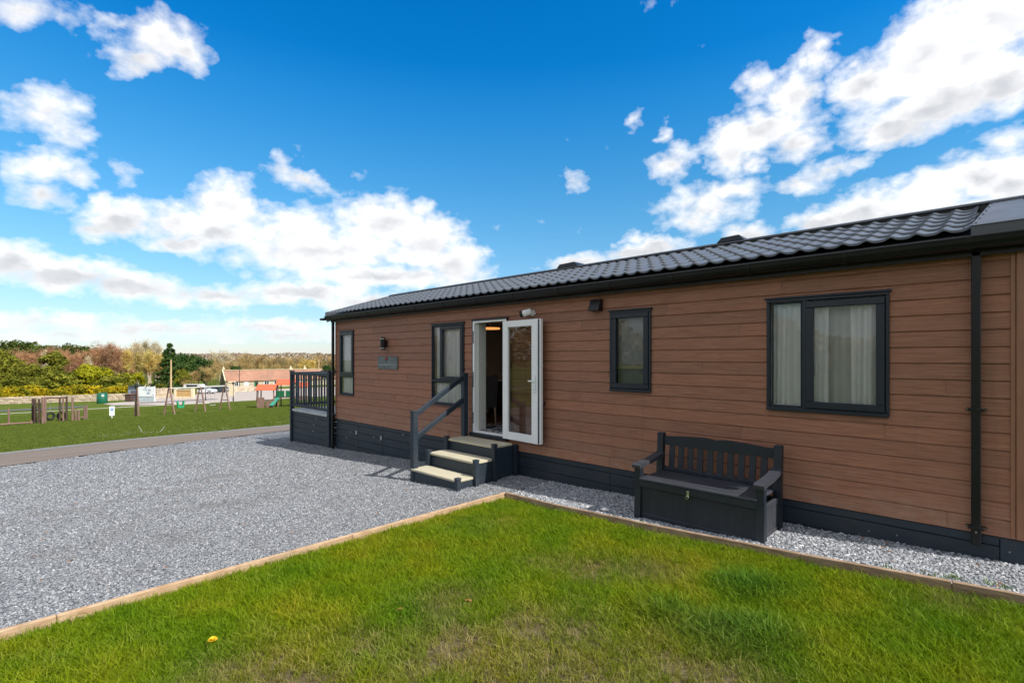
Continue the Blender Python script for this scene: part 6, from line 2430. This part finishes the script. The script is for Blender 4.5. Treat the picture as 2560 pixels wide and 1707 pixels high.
# skyline ridge
for i, (px_, ty) in enumerate(((-60, 846), (-25, 850), (5, 847), (28, 849), (52, 856), (76, 852), (100, 856), (122, 862), (146, 856), (168, 862), (188, 860), (210, 862), (235, 868), (262, 872), (300, 872), (345, 874), (400, 876))):
    plant('pine%d' % (i % 2), px_, 205 + 6 * (i % 3), ty, 1.15)
# red-brown wood
for i, (px_, ty, dp_) in enumerate(((-40, 872, 150), (-8, 874, 146), (24, 876, 150), (46, 866, 152), (66, 872, 148), (84, 874, 150), (104, 866, 153), (120, 858, 158), (140, 860, 156), (158, 868, 150), (172, 873, 145), (190, 872, 150), (206, 868, 152), (222, 862, 150), (250, 850, 148), (264, 847, 146), (282, 849, 150), (296, 858, 148), (312, 862, 152), (338, 872, 150), (150, 890, 132), (95, 893, 134), (182, 898, 130), (60, 900, 132), (300, 893, 132), (330, 896, 135), (385, 885, 140), (408, 892, 138))):
    plant('red%d' % (i % 3), px_, dp_, ty, 1.15)
# tall pale and golden trees
for i, (px_, ty, dp_) in enumerate(((345, 843, 150), (358, 848, 152), (372, 839, 148), (388, 842, 152), (398, 852, 150), (330, 850, 155))):
    plant('grey%d' % (i % 3), px_, dp_, ty, 1.0)
for i, (px_, ty, dp_) in enumerate(((322, 864, 128), (340, 870, 130), (378, 866, 126), (392, 874, 130), (362, 874, 127), (408, 878, 129))):
    plant('gold%d' % (i % 3), px_, dp_, ty, 1.25)
plant('grey1', 221, 132, 880, .9, 'leaning pale-trunked bare tree above the bright yellow-green bush')
plant('grey2', 113, 132, 867, .7, 'slim pale birch trunk left of the ivy-green upright tree')
# olive, ivy and lime
for i, (px_, ty, dp_, wf) in enumerate(((6, 872, 122, 1.0), (24, 886, 118, 1.0), (44, 906, 116, 1.1), (66, 916, 114, 1.1), (88, 906, 118, 1.0), (-22, 880, 120, 1.1), (262, 915, 118, 1.1), (118, 912, 117, 1.0), (455, 920, 118, .9))):
    plant('olive%d' % (i % 2), px_, dp_, ty, wf)
for i, (px_, ty, dp_, wf) in enumerate(((124, 878, 124, 1.3), (136, 876, 126, 1.5), (144, 888, 124, 1.2))):
    plant('column%d' % (i % 2), px_, dp_, ty, wf)
for i, (px_, ty, dp_, wf) in enumerate(((228, 908, 116, 1.2), (216, 922, 112, 1.2), (240, 920, 114, 1.2), (318, 930, 118, .9), (348, 928, 120, .7))):
    plant('lime%d' % (i % 2), px_, dp_, ty, wf)
for i, (px_, ty, dp_) in enumerate(((10, 930, 110), (40, 938, 108), (72, 940, 108), (95, 945, 106), (128, 930, 112), (160, 925, 112), (180, 930, 110), (195, 925, 112), (265, 938, 110), (285, 940, 112), (305, 930, 116), (398, 957, 118))):
    plant('olivemound%d' % (i % 2), px_, dp_, ty, .9)
# gorse along the wall
for i, (px_, ty, dp_) in enumerate(((-40, 966, 84), (-15, 968, 83), (8, 966, 84), (30, 968, 83), (52, 962, 86), (74, 962, 87), (98, 966, 86), (120, 974, 86), (148, 970, 88), (166, 966, 90), (184, 962, 92), (204, 960, 93), (224, 962, 92), (244, 968, 92), (268, 972, 93), (290, 964, 97), (308, 962, 98), (326, 961, 100), (-2, 980, 80), (40, 984, 80))):
    plant('gorse%d' % (i % 2), px_, dp_, ty, 1.25)
# conifer and evergreens
plant('conifer0', 424, 124, 856, 1.5)
for i, (px_, ty, dp_, wf) in enumerate(((446, 880, 132, 1.0), (462, 882, 138, 1.1), (478, 884, 134, 1.1), (496, 893, 132, 1.1), (510, 902, 134, 1.0), (452, 905, 126, 1.0))):
    plant('darkround%d' % (i % 2), px_, dp_, ty, wf)
plant('brown0', 518, 120, 911, 1.6, 'wide rounded bare brown bush left of the cottage gable')
plant('brown1', 485, 120, 922, 1.4, 'bare brown bush right of the utility pole')
plant('brown2', 460, 118, 928, 1.4, 'low bare brown bush just right of the wooden pole')
plant('darkround0', 584, 152, 911, .9, 'dark green rounded evergreen behind the cottage ridge')
plant('darkround1', 598, 155, 914, .7, 'smaller dark evergreen behind the cottage roof')
plant('darkround0', 822, 150, 909, 1.1, 'dark evergreen beside the lodge corner above the cottage roof')
plant('greywide0', 550, 190, 869, 1.5, 'wide pale grey bare tree behind the cottage gable')
plant('greywide2', 570, 192, 873, 1.3, 'second pale grey bare tree behind the cottage chimney')
for i, (px_, ty, dp_) in enumerate(((530, 890, 185), (545, 900, 172), (560, 898, 176), (575, 896, 178), (540, 905, 165), (590, 900, 172), (596, 882, 190), (612, 876, 186), (626, 879, 192), (640, 880, 188), (655, 882, 190), (670, 882, 186), (686, 884, 190), (700, 884, 187), (716, 883, 192), (732, 885, 188), (748, 884, 190), (764, 886, 186), (790, 882, 195), (808, 880, 196), (826, 881, 194), (846, 882, 192), (604, 900, 168), (628, 902, 170), (655, 905, 170), (690, 904, 172), (720, 905, 170), (845, 900, 180), (875, 884, 190), (905, 886, 190))):
    plant('brown%d' % (i % 3), px_, dp_, ty, 1.15)
for i, (px_, ty, dp_) in enumerate(((770, 893, 168), (786, 895, 166), (755, 898, 168))):
    plant('gold%d' % (i % 3), px_, dp_, ty, 1.9, ('golden weeping willow above the cottage roof', 'golden willow left of the second utility pole', 'smaller golden willow above the cottage chimneys')[i])
# far-off wood closing the horizon
dw = MB()
r_ = random.Random(31)
for i in range(26000):
    px_ = r_.uniform(-900, 1000)
    p = spot(px_, 225 + r_.uniform(0, 25))
    top = 893 - (5 + 5 * fbm(np.array([px_]), np.array([0.0]), .02, 3)[0] * 2) if px_ > 430 else 880
    zt_ = CAM[2] + 230 * (893 - top) / 1257.0
    c = Vector((p[0], p[1], p[2] + (zt_ - p[2]) * r_.random() ** .55))
    nr = Vector((r_.gauss(0, 1), r_.gauss(0, 1), r_.gauss(.2, .6))).normalized()
    u = nr.orthogonal().normalized()
    w = nr.cross(u)
    sz_ = r_.uniform(.3, .75)
    dw.add([c - u * sz_, c + w * sz_ * .5, c + u * sz_, c - w * sz_ * .5], [(0, 1, 2, 3)])
dw.build('distant_wood', foliage_mat('far_twigs', (.17, .125, .095), (.25, .195, .15), (.34, .28, .215), trans=.05), None, kind='stuff', fixn=False)
# clipped hedge right of the pole
hd_ = thing('hedge', 'clipped yellow-green hedge behind the entrance sign', 'hedge', tuple(spot(460, 98)))
mb = MB()
r_ = random.Random(6)
for i in range(2600):
    p = spot(434 + 58 * r_.random(), 97 + 1.6 * r_.random())
    top = 1.25 + .12 * math.sin(i)
    z_ = p[2] + top * r_.random() ** .6
    nr = Vector((r_.gauss(0, 1), r_.gauss(0, 1), r_.gauss(.5, 1))).normalized()
    u = nr.orthogonal().normalized()
    w = nr.cross(u)
    c = Vector((p[0], p[1], z_))
    mb.add([c - u * .13, c + w * .08, c + u * .13, c - w * .08], [(0, 1, 2, 3)])
mb.build('foliage', FM['lime'], hd_, fixn=False)

# the wooded rise behind the photographer, seen only in the window glass
wr = MB()
r_ = random.Random(15)
for i in range(26000):
    a = r_.uniform(-70, 75)
    top = 5.5 + 1.6 * math.sin(a * .11) + 1.6 * math.sin(a * .37 + 1)
    c = Vector((a, -34 - r_.uniform(0, 5) - abs(a) * .05, 0.3 + top * r_.random() ** .7))
    nr = Vector((r_.gauss(0, 1), r_.gauss(0, 1), r_.gauss(.3, 1))).normalized()
    u = nr.orthogonal().normalized()
    w = nr.cross(u)
    s = r_.uniform(.15, .42)
    wr.add([c - u * s, c + w * s * .6, c + u * s, c - w * s * .6], [(0, 1, 2, 3)])
wo = wr.build('woodland', FM['brown'], None, kind='stuff', fixn=False)
